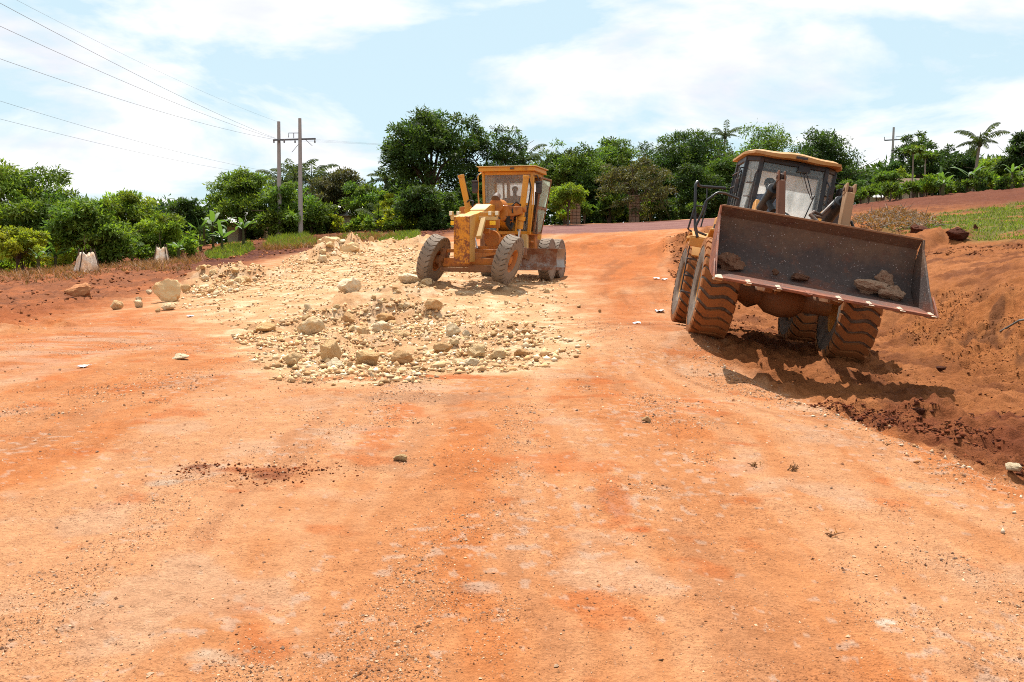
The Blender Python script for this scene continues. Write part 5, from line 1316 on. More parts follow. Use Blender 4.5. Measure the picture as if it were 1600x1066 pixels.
# coconut palms
def frond(L, rng, up, dead=False):
    """arched midrib with hanging leaflets, lying along +x"""
    n = 13; pts = []
    for i in range(n):
        s = i / (n - 1); pts.append(Vector((L * (s * .93), 0, L * (up * s - .75 * s * s * (.55 + up * .5)))))
    m = MB(); m.tube(pts, [.045 * (1 - .8 * i / (n - 1)) for i in range(n)], 4)
    for i in range(1, n - 1):
        for h in (0, .5):
            s = (i + h) / (n - 1); p = pts[i].lerp(pts[i + 1], h); t = (pts[i + 1] - pts[i]).normalized()
            ll = L * .27 * math.sin(math.pi * min(.97, s * .92 + .08)) ** .6
            for sd in (-1, 1):
                dr = .5 + .6 * rng.random()
                e = p + (t * .55 + Vector((0, sd * .75, 0)) + Vector((0, 0, -dr))).normalized() * ll
                wv = t * (.045 + .02 * rng.random()) * L / 2.2
                b = len(m.v); mid = p.lerp(e, .45) + Vector((0, 0, .05 * ll)); m.v += [p - wv * .5, mid + wv, e, mid - wv]; m.f.append((b, b + 1, b + 2, b + 3))
    return m.mesh('frond', M['leaf_palm'], False)
_fr = [frond(2.6, RNG, u) for u in (1.7, 1.2, .8, .45, .1)]
def palm(label, u, vhub, d, span, hub_only=False, nf=15, group='coconut palms', lean=.3, trunk_r=.13):
    rng = np.random.default_rng(int(u)); p = P(u, vhub, d); z0 = gz(p.x, d); H = p.z - z0
    t = thing('coconut_palm', label, 'palm tree', (p.x - lean, d, z0), (0, 0, 0), group)
    m = MB(); m.tube([Vector((0, 0, -.2)), Vector((lean * .15, 0, H * .3)), Vector((lean * .5, 0, H * .65)), Vector((lean, 0, H))], [trunk_r * 1.4, trunk_r, trunk_r * .85, trunk_r * .8], 8); m.build('trunk', M['bark_pale'], t)
    m = MB(); m.lathe([(-.35, .05), (-.2, .2), (.1, .22), (.5, .06), (.9, .01)], 'z', 8, (lean, 0, H)); m.build('crown_shaft', M['leaf_olive'], t)
    for i in range(nf):
        me = _fr[min(4, int(i / nf * 5))]
        o = link('frond', me, t); o.location = (lean, 0, H + .05)
        o.rotation_euler = (rng.normal() * .15, rng.normal() * .12 + (.25 if i > nf * .8 else 0), i * 2.399 + rng.normal() * .2); s = span / 2.5 * rng.uniform(.85, 1.1); o.scale = (s, s, s)
    return t
palm('coconut palm standing clear against the sky on the right rise', 1531, 224, 72, 1.95, nf=13)
palm('coconut palm whose fronds show just left of the twin poles', 441, 288, 84, 2.4)
palm('coconut palm whose fronds show just right of the twin poles', 487, 284, 84, 2.6)
palm('ragged coconut palm left of the tallest tree', 603, 282, 84, 2.0, nf=12)
palm('coconut palm peeping out right of the drooping dark tree', 818, 252, 88, 2.2, nf=12)
palm('coconut palm top showing over the tree domes above the loader', 1133, 213, 100, 1.7, nf=13)
palm('short young coconut palm under the bright lime tree', 592, 346, 68, 1.9, nf=11, lean=.05)
palm('young coconut palm between the poles, behind the dome mango', 462, 280, 82, 2.1, nf=11)

# banana plants
def ban_leaf(L, rng, arch):
    n = 9; m = MB(); W = L * .105
    pts = [Vector((L * s * (1 - .28 * s * arch), 0, L * (1.05 * s - arch * .95 * s * s))) for s in np.linspace(0, 1, n)]
    for i, s in enumerate(np.linspace(0, 1, n)):
        w = W * (math.sin(math.pi * min(1, s * .86 + .10)) ** .55 if .08 < s < .999 else .06)
        w *= rng.uniform(.8, 1.1)
        m.v += [pts[i] + Vector((0, w, -.28 * w)), pts[i], pts[i] + Vector((0, -w, -.28 * w))]
    for i in range(n - 1):
        for j in (0, 1): a = i * 3 + j; m.f.append((a, a + 1, a + 4, a + 3))
    return m.mesh('banana_leaf', M['leaf_banana'], True)
_bl = [ban_leaf(1.0, RNG, a) for a in (.35, .6, .85, 1.05)]
def banana(label, u, d, h, group, nl=8, dz=0):
    rng = np.random.default_rng(int(u * 7)); x = (u - 800) / FPX * d
    t = thing('banana_plant', label, 'banana plant', (x, d, gz(x, d) + dz), (0, 0, rng.random() * 6), group)
    m = MB(); m.tube([Vector((0, 0, -.1)), Vector((.03, 0, h * .3)), Vector((.0, 0, h * .58))], [.11, .085, .06], 8); m.build('stem', M['leaf_olive'], t)
    for i in range(nl):
        o = link('banana_leaf', _bl[(i * 3 + int(u)) % 4], t); o.location = (0, 0, h * rng.uniform(.45, .58))
        s = h * rng.uniform(.42, .62); o.scale = (s, s, s); o.rotation_euler = (rng.normal() * .15, rng.normal() * .25, i * 2.4 + rng.normal() * .3)
    return t
GB = 'banana plants'
for lab, u, d, h in (('banana plant at the left end of the clump between the sacks and the poles', 316, 63, 2.6), ('tall banana plant in the middle of the left clump', 336, 65, 3.3), ('banana plant in front of the left clump, with low shiny leaves', 350, 60, 2.2), ('banana plant at the right end of the left clump under the mango', 383, 64, 2.4), ('banana plant behind the left clump, only its top leaves showing', 322, 69, 3.2),
                  ('young banana plant beside the smaller white sack', 282, 55, 1.6), ('low banana plant at the base of the yellow green shrub', 62, 49, 1.7), ('banana plant right of the yellow green shrub in deep shade', 90, 52, 2.0),
                  ('tall banana plant left of the coconut palm on the rise', 1506, 62, 3.0), ('banana plant under the airy dark tree', 1462, 64, 2.6), ('small pale banana plant at the top of the bare slope, right of the pole', 1400, 60, 1.5), ('pale banana plant in the middle of the slope edge', 1466, 58, 1.7), ('banana plant right of the coconut palm', 1571, 60, 2.5), ('banana plant at the foot of the far single pole', 1425, 66, 2.4), ('banana plant between the coconut palm and the tall banana plant', 1528, 64, 2.3), ('banana plant near the right edge of the picture', 1592, 63, 2.0)):
    banana(lab, u, d, h * (.78 if u > 1000 else .95), GB)
def papaya(label, u, d, h):
    rng = np.random.default_rng(int(u)); x = (u - 800) / FPX * d; t = thing('papaya_tree', label, 'papaya tree', (x, d, gz(x, d)), (0, 0, 0), 'papaya trees')
    m = MB(); m.tube([Vector((0, 0, -.1)), Vector((.02, 0, h * .5)), Vector((0, 0, h))], [.07, .06, .04], 7); m.build('trunk', M['bark_pale'], t)
    C = np.array([(math.cos(a) * .42, math.sin(a) * .42, h + .05 + .2 * rng.random()) for a in np.linspace(0, 6.2, 9)] + [(0, 0, h + .35)]); V, F, c = leaves(C, np.full(len(C), .32), 380, .26, .5, rng, .4, .4)
    link('crown', mesh_np('crown', V, F, M['leaf_mid'], c), t)
    m = MB()
    for q in C: m.tube([Vector((0, 0, h - .1)), Vector(q)], [.018, .01], 4)
    m.build('leaf_stalk', M['leaf_olive'], t)
papaya('thin papaya tree right of the far single pole', 1417, 62, 3.1); papaya('papaya tree left of the tall banana plant', 1436, 66, 3.0)

# shrubs at the feet of the trees
_sh = []
for q, (leaf, nl) in enumerate((('leaf_bright', 420), ('leaf_mid', 480), ('leaf_lime', 360), ('leaf_dark', 480))):
    rng = np.random.default_rng(90 + q); C, Rr, lo = crown_clumps(.5, .5, .42, 16, rng, 4, .26); C[:, 2] += .42
    V, F, c = leaves(C, Rr, nl, .19, .42, rng, .1)
    stems = MB()
    for z in lo: stems.tube([Vector((0, 0, -.08)), Vector((z[0] * .6, z[1] * .6, z[2] + .4))], [.025, .008], 4)
    _sh.append((mesh_np('foliage', V, F, M[leaf], c), stems.mesh('stem', M['bark'])))
def shrub(label, u, d, size, kind, group):
    x = (u - 800) / FPX * d; t = thing('shrub', label, 'shrub', (x, d, gz(x, d)), (0, 0, RNG.random() * 6), group)
    for nm, me in zip(('foliage', 'stem'), _sh[kind]): o = link(nm, me, t); o.scale = (size, size, size * RNG.uniform(.85, 1.25))
    return t
for u0, u1, n, d0, d1, s0, s1, lab, kinds in ((-20, 110, 9, 49, 56, .9, 1.7, 'leafy undergrowth shrub below the broad mango at the left edge', (0, 1, 2)), (110, 240, 10, 54, 60, .9, 1.6, 'leafy undergrowth shrub behind the white sacks', (0, 1, 0)), (240, 310, 8, 56, 62, 1.0, 1.8, 'leafy undergrowth shrub left of the banana clump', (0, 1, 0)),
                                             (390, 520, 9, 70, 76, .9, 1.6, 'leafy undergrowth shrub at the feet of the twin poles', (1, 3)), (520, 650, 14, 66, 74, .9, 1.9, 'leafy undergrowth shrub between the twin poles and the grader', (0, 1, 2)), (650, 730, 6, 66, 72, 1, 1.8, 'dark undergrowth shrub left of the grader nose', (1, 3)),
                                             (860, 1100, 16, 72, 78, 1, 2.2, 'undergrowth shrub along the far side of the paved road', (0, 1, 3)), (1330, 1480, 13, 57, 66, .8, 1.6, 'leafy undergrowth shrub along the top of the bare slope', (0, 1)), (1480, 1610, 11, 58, 68, .8, 1.7, 'undergrowth shrub below the coconut palm', (1, 3, 0))):
    for i in range(n):
        shrub(lab, u0 + (u1 - u0) * (i + RNG.random()) / n, RNG.uniform(d0, d1), RNG.uniform(s0, s1), kinds[int(RNG.integers(len(kinds)))], lab.replace('shrub', 'shrubs'))

# one dark mass of far woodland that closes the gaps low down behind the trees
xs = np.concatenate([np.linspace(-62, 62, 130)]); C, Rr = [], []
for x in xs:
    for q in range(4):
        y = RNG.uniform(82, 92); zz = float(base_z(np.array([x]), np.array([y]))[0]); hh = 3.0 + .8 * math.sin(x * .35) + .6 * math.sin(x * .9 + 1) + RNG.random() * 1.0 + (2.3 if 1 < x < 33 else 0)
        C.append((x, y, zz + hh * (q + .2) / 4)); Rr.append(1.5 * RNG.uniform(.8, 1.2))
V, F, c = leaves(np.array(C), np.array(Rr), 60000, .6, .45, RNG, .4)
tag(link('far_woodland', mesh_np('far_woodland', V, F, M['leaf_dark'], c)), 'dark mass of distant woodland behind the nearer trees', 'woodland', kind='stuff')

# grass blades and dry weeds
def blades(pts, h, w, rng, mat, name, label, lean=.5):
    n = len(pts); a = rng.random(n) * 6.283; L = h * (.5 + rng.random(n)); ln = lean * rng.normal(size=(n, 2)) * L[:, None]
    dx = np.stack([np.cos(a), np.sin(a), np.zeros(n)], 1) * w
    tip = pts + np.concatenate([ln, L[:, None]], 1)
    V = np.stack([pts - dx, pts + dx, tip], 1).reshape(-1, 3)
    g = 1 + .3 * rng.normal(size=n); c = np.repeat(np.stack([g * (1 + .12 * rng.normal(size=n)), g, g], 1).clip(.3, 2), 3, 0)
    return tag(link(name, mesh_np(name, V, np.arange(3 * n).reshape(n, 3), M[mat], c)), label, 'grass', kind='stuff')
def scatter(pl, n, rng, mask=None):
    lo, hi = pl.min(0), pl.max(0); out = []
    while len(out) < n:
        q = rng.uniform(lo, hi, (n * 2, 2)); q = q[sdist(pl, q[:, 0], q[:, 1]) > 0]
        if mask is not None: q = q[mask(q[:, 0], q[:, 1])]
        out = q if len(out) == 0 else np.vstack([out, q])
    q = out[:n]; return np.concatenate([q, height(q[:, 0], q[:, 1])[:, None]], 1)
pts = scatter(Z['grass'], 60000, RNG, lambda x, y: fbm(x * .5, y * .5, 151, 4) + .5 * RNG.random(len(x)) > -.05)
blades(pts, .09, .018, RNG, 'grass', 'grass', 'short bright green grass on the slope at the right')
for pl, n, h, lab in ((poly([(318, 402), (352, 384), (392, 380), (398, 392), (350, 406)]), 3500, .22, 'bright grass tuft patch left of the twin poles'), (poly([(412, 388), (425, 374), (480, 370), (498, 384), (455, 390)]), 3800, .34, 'tall grass at the feet of the twin poles'),
                      (poly([(590, 378), (610, 368), (655, 364), (655, 374), (620, 380)]), 3200, .2, 'grass verge left of the grader below the tallest tree'), (poly([(520, 378), (540, 368), (600, 366), (590, 376)]), 1200, .2, 'thin grass strip right of the twin poles')):
    pts = scatter(pl, n, RNG); blades(pts, h, .03, RNG, 'grass', 'grass', lab)
pts = scatter(poly([(-40, 440), (30, 424), (150, 412), (260, 404), (330, 400), (300, 424), (150, 436), (40, 446)]), 5000, RNG, lambda x, y: fbm(x * .5, y * .5, 161, 3) > .1)
blades(pts, .28, .02, RNG, 'dry_weed', 'dry_weeds', 'dry brown weeds on the turned soil near the white sacks', .8)
pts = scatter(poly([(395, 392), (440, 380), (560, 372), (640, 372), (560, 380), (450, 392)]), 3500, RNG, lambda x, y: fbm(x * .5, y * .5, 163, 3) > .0)
blades(pts, .35, .02, RNG, 'dry_weed', 'dry_weeds', 'dry brown weeds along the dark soil bank by the poles', .8)

# ------------------------------------------------------------------ poles and wires
D0 = 71.0
pl_, pr2 = P(437, 371, D0), P(468.5, 373, D0 - 1)
hp = thing('utility_pole', 'pair of grey concrete poles joined by one crossarm, left of the tallest tree', 'utility pole', (pr2.x, pr2.y, gz(pr2.x, pr2.y)))
def hpl(u, v, d): return P(u, v, d) - hp.location
for u, vt, d in ((435.5, 190, D0), (468.5, 185, D0 - 1)):
    b = hpl(u + 1.5, 375, d); b.z = -.3; a = hpl(u, vt, d)
    m = MB(); m.tube([b, a], [.19, .12], 10); m.build('pole', M['concrete'], hp)
m = MB(); a, b = hpl(427, 219, D0 - .3), hpl(493, 217, D0 - 1.2); m.beam(a, b, .10, .13); m.build('crossarm', M['wire'], hp, .01)
m = MB(); m.tube([hpl(451, 215, D0 - .7), hpl(451, 208, D0 - .7), hpl(466, 208, D0 - .7)], .03, 6); m.tube([hpl(459, 216, D0 - .7), hpl(459, 208, D0 - .7)], .03, 6); m.build('bracket', M['wire'], hp)
m = MB(); m.tube([hpl(467, 225, D0 - .7), hpl(456, 238, D0 - .5)], .02, 5); m.tube([hpl(477, 218, D0 - .8), hpl(488, 228, D0 - .8)], .02, 5); m.build('jumper_cable', M['wire'], hp)
for u in (428, 436, 444, 461, 492):
    m = MB(); c = hpl(u, 221, D0 - .8); m.lathe([(-.13, .02), (-.10, .07), (-.05, .03), (0, .07), (.05, .03), (.10, .06), (.13, .01)], 'z', 8, c); m.build('insulator', M['dark_steel'], hp)
far = P(1394, 245, 112); farz = gz(far.x, far.y)
fp = thing('utility_pole', 'single grey pole with a crossarm far off on the right rise', 'utility pole', (far.x, far.y, farz))
def fpl(u, v): return P(u, v, 112) - fp.location
m = MB(); m.tube([Vector((0, 0, -.5)), fpl(1396.5, 199)], [.22, .13], 8); m.build('pole', M['concrete'], fp)
m = MB(); m.tube([fpl(1391.5, 290), fpl(1393, 250)], [.2, .2], 6); m.build('stub_pole', M['concrete'], fp)
m = MB(); m.beam(fpl(1382, 219.5), fpl(1408, 218), .12, .14); m.tube([fpl(1400, 218), fpl(1400, 213), fpl(1408, 214)], .03, 5); m.tube([fpl(1382, 219), fpl(1382, 214)], .04, 5); m.build('crossarm', M['wire'], fp)
GW_ = 'overhead wires'
def wire(label, a, b, sag, r=.012, n=28):
    a, b = Vector(a), Vector(b); m = MB(); o = (a + b) / 2
    m.tube([a.lerp(b, s) - Vector((0, 0, 4 * sag * s * (1 - s))) - o for s in np.linspace(0, 1, n)], r, 5); ob = m.build('overhead_wire', M['wire']); ob.location = o
    return tag(ob, label, 'wire', GW_)
def wire_px(label, u1, v1, d1, u0, v0, d0, slack, r=.012):
    """from the pole end through the place seen at the left edge and on to the next pole, behind the viewer"""
    a = P(u1, v1, d1); q = P(u0, v0, d0); t = 1.9
    b = a + (q - a) * t; s = 1 / t; b.z = a.z + (q.z - a.z + 4 * slack * s * (1 - s)) / s
    return wire(label, a, b, slack, r)
wire_px('highest dark overhead wire running to the twin poles from the top left corner', 430, 216, D0, 0, 5, 31, .9, .0075)
wire_px('second overhead wire from the top, running to the twin poles', 438, 219, D0, 0, 41, 33, 1.1, .0075)
wire_px('third overhead wire from the top, lowest of those tied to the twin poles', 446, 221, D0, 0, 92, 36, 1.3, .0075)
wire_px('faint thin overhead wire just above the highest dark one', 433, 190, D0, 35, 5, 36, 1.0, .004)
wire_px('upper of the two faint wires that pass below the poles on the left', 420, 268, 108, 0, 158, 60, 1.4, .009)
wire_px('lowest overhead wire on the left side of the sky', 400, 272, 110, 0, 186, 60, 1.2, .009)
for i, (u, v, uf, lab) in enumerate(((440, 219, 1384, 'near'), (461, 218, 1395, 'middle'), (492, 218, 1407, 'far'))):
    wire('%s wire of the three faint wires from the twin poles to the far single pole' % lab, P(u, v, D0 - .6), P(uf, 218, 112), 1.0 + .15 * i, .004)

# ------------------------------------------------------------------ sacks round saplings
def sack(label, u, vb, wpx, hpx, d, seed):
    rng = np.random.default_rng(seed); x = (u - 800) / FPX * d; w = wpx / FPX * d; h = hpx / FPX * d
    t = thing('plant_guard', label, 'sack', (x, d, gz(x, d)))
    m = MB(); n = 44; rows = 9
    for i in range(rows):
        s = i / (rows - 1); rr = w / 2 * (1.12 - .52 * s)
        for q in range(n):
            a = 2 * math.pi * q / n; e = a - .5 - seed
            f = (.80 + .22 * abs(math.cos(e * 2)) ** 3) * (1 + .05 * math.cos(a * 11 + s * 4) + .03 * math.cos(a * 19 - s * 6) + .02 * rng.normal())
            m.v.append(Vector((math.cos(a) * rr * f + .05 * s * w, math.sin(a) * rr * f, h * (s * (.84 + .14 * abs(math.cos(e * 2)) ** 2 + .03 * rng.normal())) - .04)))
    for i in range(rows - 1):
        for q in range(n): m.f.append((i * n + q, i * n + (q + 1) % n, (i + 1) * n + (q + 1) % n, (i + 1) * n + q))
    me = m.mesh('sack', M['sack'], True, 60); o = link('sack', me, t); so = o.modifiers.new('t', 'SOLIDIFY'); so.thickness = .006
    for q in range(4):
        a = q * 1.571 + .5 + seed; m = MB(); b = Vector((math.cos(a) * w * .60, math.sin(a) * w * .60, -.05)); e = Vector((math.cos(a) * w * .33 + .05 * w, math.sin(a) * w * .33, h * 1.10)); m.tube([b, b.lerp(e, .5) + Vector((.01, .02, 0)), e], .028, 5); m.build('stake', M['bark'], t)
    m = MB(); m.tube([Vector((.0, 0, 0)), Vector((.02, 0, h)), Vector((-.06, 0, h * 1.5)), Vector((.02, 0, h * 1.85))], [.02, .016, .012, .006], 5); m.tube([Vector((-.03, 0, h * 1.35)), Vector((.12, .02, h * 1.6))], [.01, .004], 4); m.build('sapling', M['bark'], t)
    return t
sack('larger white sack wrapped round a sapling on the turned soil, left', 137, 428, 36, 31, 42, 1)
sack('smaller greyish sack wrapped round a sapling, nearer the banana clump', 254, 413, 25, 27, 54, 2)

# ------------------------------------------------------------------ buildings glimpsed through the trees, pillars
def house(label, u, d, w, dp, h, roofm, name='house', dz=0):
    x = (u - 800) / FPX * d; t = thing(name, label, 'house', (x, d, gz(x, d) + dz))
    m = MB()      # walls with a doorway; the window is a dark plate
    hw, hd = w / 2, dp / 2
    m.box((-hw * .62, -hd, h / 2), (w * .38, .15, h)); m.box((hw * .62, -hd, h / 2), (w * .38, .15, h)); m.box((0, -hd, h * .92), (w * .24, .15, h * .16))
    m.box((0, hd, h / 2), (w, .15, h)); m.box((-hw + .075, 0, h / 2), (.15, dp - .16, h)); m.box((hw - .075, 0, h / 2), (.15, dp - .16, h)); m.build('wall', M['plaster'], t)
    m = MB(); m.box((0, -hd + .03, h * .42), (w * .235, .05, h * .84)); m.build('door', M['bark'], t)
    m = MB(); m.box((hw * .62, -hd - .08, h * .55), (w * .17, .03, h * .36)); wi = m.build('window', M['dark_window_plate'], t)  # solid dark plate on the wall, interior shade as colour
    m = MB(); m.box((hw * .62, -hd - .10, h * .55 - h * .2), (w * .2, .05, .06)); m.build('window_sill', M['plaster'], wi)
    m = MB(); r = h + .9; e = .45
    m.slab([(-hw - e, -hd - e, h - .1), (hw + e, -hd - e, h - .1), (hw + e, 0, r), (-hw - e, 0, r)], .08); m.slab([(hw + e, hd + e, h - .1), (-hw - e, hd + e, h - .1), (-hw - e, 0, r), (hw + e, 0, r)], .08)
    m.prism([(-hd, h), (hd, h), (0, r - .12)], 'x', -hw + .02, -hw + .12); m.prism([(-hd, h), (hd, h), (0, r - .12)], 'x', hw - .12, hw - .02); m.build('roof', M[roofm], t)
    return t
house('pale walled house hidden under the mango tree left of the twin poles', 398, 77, 3.2, 3.5, 1.7, 'roof_sheet')
house('house with a pale sheet roof glimpsed low behind the trees right of the poles', 566, 82, 4, 4, 1.9, 'roof_sheet')
house('brown thatched hut glimpsed right of the far single pole', 1408, 72, 2.4, 2.4, 1.0, 'thatch', 'hut')
house('pale low house glimpsed left of the far single pole', 1374, 78, 2.6, 3, .9, 'roof_sheet')
brick_me = None
def pillar(label, u, d, w, h):
    """rough pillar of coral stone blocks"""
    rng = np.random.default_rng(int(u)); x = (u - 800) / FPX * d
    t = thing('stone_pillar', label, 'pillar', (x, d, gz(x, d) - .1), (0, 0, .2), 'stone pillars beside the paved road')
    m = MB(); m.box((0, 0, h / 2), (w * .86, w * .86, h)); core = m.build('core', M['mortar'], t)
    n = int(h / .26)
    for i in range(n):
        for q in range(4):
            for s in (-1, 1):
                a = q * math.pi / 2; c = Matrix.Rotation(a, 3, 'Z') @ Vector((s * w * .25 * rng.uniform(.9, 1.0) + (.08 * w if i % 2 else -.08 * w) * 0, -w * .44, .13 + i * .26))
                m = MB(); m.box((0, 0, 0), (w * .46 * rng.uniform(.9, 1.02), .14 * rng.uniform(.9, 1.3), .235)); o = m.build('stone', M['coral_stone'], t, .02); o.location = c; o.rotation_euler = (0, 0, a)
    m = MB(); m.box((0, 0, h + .06), (w * 1.1, w * 1.1, .12)); m.build('cap', M['coral_stone'], t, .02)
pillar('rough stone pillar below the bright green round tree', 898, 70.5, .60, 2.0); pillar('rough stone pillar under the brownish half bare tree', 989, 71.5, .62, 2.1)

# ------------------------------------------------------------------ rocks
from mathutils import noise as mn
def rock_mesh(seed, sub, sharp=1.0, flat=.8, name='rock'):
    bm = bmesh.new(); bmesh.ops.create_icosphere(bm, subdivisions=sub, radius=.5)
    rs = random.Random(seed); off = Vector((rs.uniform(-50, 50), rs.uniform(-50, 50), rs.uniform(-50, 50)))
    planes = [(Vector((rs.gauss(0, 1), rs.gauss(0, 1), rs.gauss(0, 1))).normalized(), rs.uniform(.25, .43)) for _ in range(12)]
    for v in bm.verts:
        p = v.co.copy()
        for nn, dd in planes:
            e = p.dot(nn) - dd
            if e > 0: p -= nn * e * .96
        l = mn.fractal(p * 2.4 + off, .8, 2.1, 5) * .20 * sharp - abs(mn.noise(p * 5 + off)) * .14 * sharp + mn.noise(p * 11 + off) * .05 * sharp + mn.noise(p * 24 + off) * .025 * sharp
        v.co = p * (1 + l); v.co.z *= flat
    me = bpy.data.meshes.new(name); bm.to_mesh(me); bm.free()
    me.polygons.foreach_set('use_smooth', np.ones(len(me.polygons), bool)); me.set_sharp_from_angle(angle=R(32)); me.update()
    return me
def place_rock(name, label, u, v, wpx, hpx, mat, sub=4, group=None, seed=None, cat='rock', yaw=None, sharp=1.0, sink=.12):
    g = at(u, v); d = g.y; s = d / FPX; w, h = wpx * s, hpx * s
    me = rock_mesh(seed if seed is not None else int(u * 13 + v), sub, sharp, .95, name); me.materials.append(M[mat])
    zs = [q.co.z for q in me.vertices]; xs_ = [q.co.x for q in me.vertices]
    sc = Vector((w / (max(xs_) - min(xs_)), w * .85, h / (max(zs) - min(zs)) * (1 + sink)))
    o = link(name, me); g.y += w * .35
    o.location = (g.x * g.y / d, g.y, gz(g.x * g.y / d, g.y) - min(zs) * sc.z - h * sink)
    o.scale = sc
    return tag(o, label, cat, group)
GRK = 'limestone rocks lying on the road'
for a in (('big cream boulder standing at the left end of the rubble heap', 262, 473, 44, 37, 'rock_cream'), ('flat reddish slab boulder lying on the turned soil at the left', 125, 467, 42, 23, 'rock_red'), ('small brown rock leftmost of those on the orange earth', 183, 484, 19, 15, 'rock_brown'), ('small rock right of the leftmost brown one, with a white top', 216, 481, 15, 13, 'rock_white'),
          ('little pale rock perched behind the white topped one', 217, 473, 10, 9, 'rock_white'), ('flat pale rock at the foot of the big cream boulder', 262, 485, 24, 11, 'rock_white'), ('tiny pale rock between the white topped one and the boulder', 233, 461, 10, 8, 'rock_white'), ('tiny brown rock left of the flat pale one', 247, 488, 9, 7, 'rock_brown'), ('large round cream rock right of the boulder, on the heap edge', 292, 458, 16, 14, 'rock_cream'),
          ('biggest white rock in the middle spill of rubble', 487, 528, 45, 29, 'rock_white'), ('tall yellowish block standing in the front row of rocks', 514, 566, 33, 36, 'rock_cream'), ('grey cream rock at the left end of the front row', 457, 575, 34, 24, 'rock_cream'), ('spotted cream block tilted on the gravel above the white rock', 546, 467, 38, 29, 'rock_white'),
          ('brown topped rock right of the tall yellowish block', 572, 571, 42, 26, 'rock_cream'), ('low pale rock at the foot of the tall yellowish block', 522, 573, 28, 17, 'rock_white'), ('tiny tan rock stuck between the low pale rock and the brown topped rock', 548, 573, 13, 11, 'rock_brown'), ('square brown and cream rock in the middle of the front row', 625, 571, 38, 22, 'rock_brown'), ('red brown angular rock behind the front row', 690, 557, 34, 20, 'rock_brown'),
          ('light tan rock with a pointed top, right part of the front row', 745, 563, 30, 23, 'rock_cream'), ('tan rock touching the pointed one on its right', 777, 565, 28, 17, 'rock_cream'), ('brown rock at the right end of the front row', 816, 561, 27, 16, 'rock_brown'), ('small white rock in front of the pointed tan rock', 737, 574, 23, 14, 'rock_white'), ('whitish rock behind the red brown angular rock', 706, 538, 26, 22, 'rock_white'), ('narrow white rock right of the whitish rock', 728, 537, 12, 15, 'rock_white'),
          ('brown stained rock high on the middle spill of rubble', 678, 501, 30, 18, 'rock_brown'), ('long cream rock by the left front wheel of the grader', 643, 444, 40, 17, 'rock_white'), ('grey rock crushed at the foot of the left front wheel of the grader', 668, 449, 17, 11, 'rock_white'), ('pale boulder low on the far heap left of the grader', 505, 411, 15, 13, 'rock_white'), ('huge cream lump on top of the far heap', 514, 392, 40, 22, 'rock_cream'), ('cream slab leaning on the right side of the far heap', 548, 398, 32, 20, 'rock_cream'), ('lone cream rock standing right of the far heap', 579, 388, 10, 12, 'rock_cream'),
          ('cream lump on top of the near left heap', 322, 436, 30, 16, 'rock_cream'), ('wide cream lump at the right end of the near left heap', 368, 434, 36, 15, 'rock_cream'), ('lone dark pebble sized rock on the open road in the right half', 1010, 660, 16, 10, 'rock_brown'), ('lone flat pale rock on the open road near the dark soil spill', 628, 718, 24, 11, 'rock_cream'), ('flat white stone half buried on the left of the road', 283, 562, 26, 9, 'rock_white'), ('flat white stone at the right road edge, near the picture edge', 1582, 737, 26, 13, 'rock_white'),
          ('cream rock left of the biggest white rock', 415, 522, 34, 14, 'rock_cream'), ('brown stained rock behind the biggest white rock', 545, 512, 24, 18, 'rock_brown'), ('two toned rock right of the biggest white rock', 570, 527, 22, 18, 'rock_brown'), ('broad cream rock in the middle of the spill, between brown ones', 598, 526, 34, 19, 'rock_white'), ('rounded tan rock at the top of the middle spill', 603, 508, 30, 16, 'rock_brown'), ('lone small rock right of the spill', 905, 480, 7, 5, 'rock_brown'), ('small tan rock in front of the grader blade', 855, 458, 10, 7, 'rock_cream'), ('brown rock behind the right end of the front row', 821, 528, 17, 8, 'rock_brown'), ('tiny grey rock on the orange track left of the loader', 937, 488, 5, 5, 'rock_brown')):
    place_rock('limestone_rock', a[0], *a[1:6], sub=4 if a[3] > 20 else 3, group=GRK)
# smaller chunks: one of a dozen shapes each
_chunks = []
for q in range(14):
    me = rock_mesh(300 + q, 2, 1.0, .85, 'limestone_chunk'); me.polygons.foreach_set('use_smooth', np.zeros(len(me.polygons), bool)); me.materials.append(M[('rock_cream', 'rock_white', 'rock_cream', 'rock_brown')[q % 4]]); _chunks.append(me)
def chunks(label, plx, n, s0, s1, rng, power=2.0):
    """n loose chunks in a pixel polygon, sizes in pixels of the photograph"""
    pl = poly(plx); q = scatter(pl, n, rng)
    for x, y, z in q:
        s = (s0 + (s1 - s0) * rng.random() ** power) / FPX * y
        o = link('limestone_chunk', _chunks[int(rng.integers(14))]); o.location = (x, y, z + s * .18); o.scale = (s * rng.uniform(.9, 1.3), s, s * rng.uniform(.8, 1.1)); o.rotation_euler = (rng.normal() * .3, rng.normal() * .3, rng.random() * 6.3)
        tag(o, label, 'rock', label.replace('chunk', 'chunks'))
RK = np.random.default_rng(5)
chunks('loose limestone chunk in the front row of rocks', [(445, 574), (500, 560), (620, 566), (760, 556), (830, 558), (800, 572), (640, 586), (540, 592), (460, 584)], 46, 5, 13, RK, 1.5)
chunks('loose limestone chunk in the middle spill of rubble', [(395, 520), (480, 500), (620, 490), (700, 500), (820, 520), (860, 540), (700, 548), (600, 538), (480, 530)], 92, 6, 17, RK, 1.3)
chunks('loose limestone chunk on the near left heap', [(285, 462), (310, 440), (350, 428), (410, 430), (400, 448), (330, 465)], 40, 6, 19, RK, 1.3)
chunks('loose limestone chunk on the far heap', [(458, 412), (490, 398), (530, 386), (560, 392), (550, 408), (500, 414)], 42, 5, 15, RK, 1.3)
chunks('loose limestone chunk along the ridge right of the far heap', [(555, 392), (600, 384), (650, 380), (640, 388), (590, 394)], 12, 4, 8, RK)
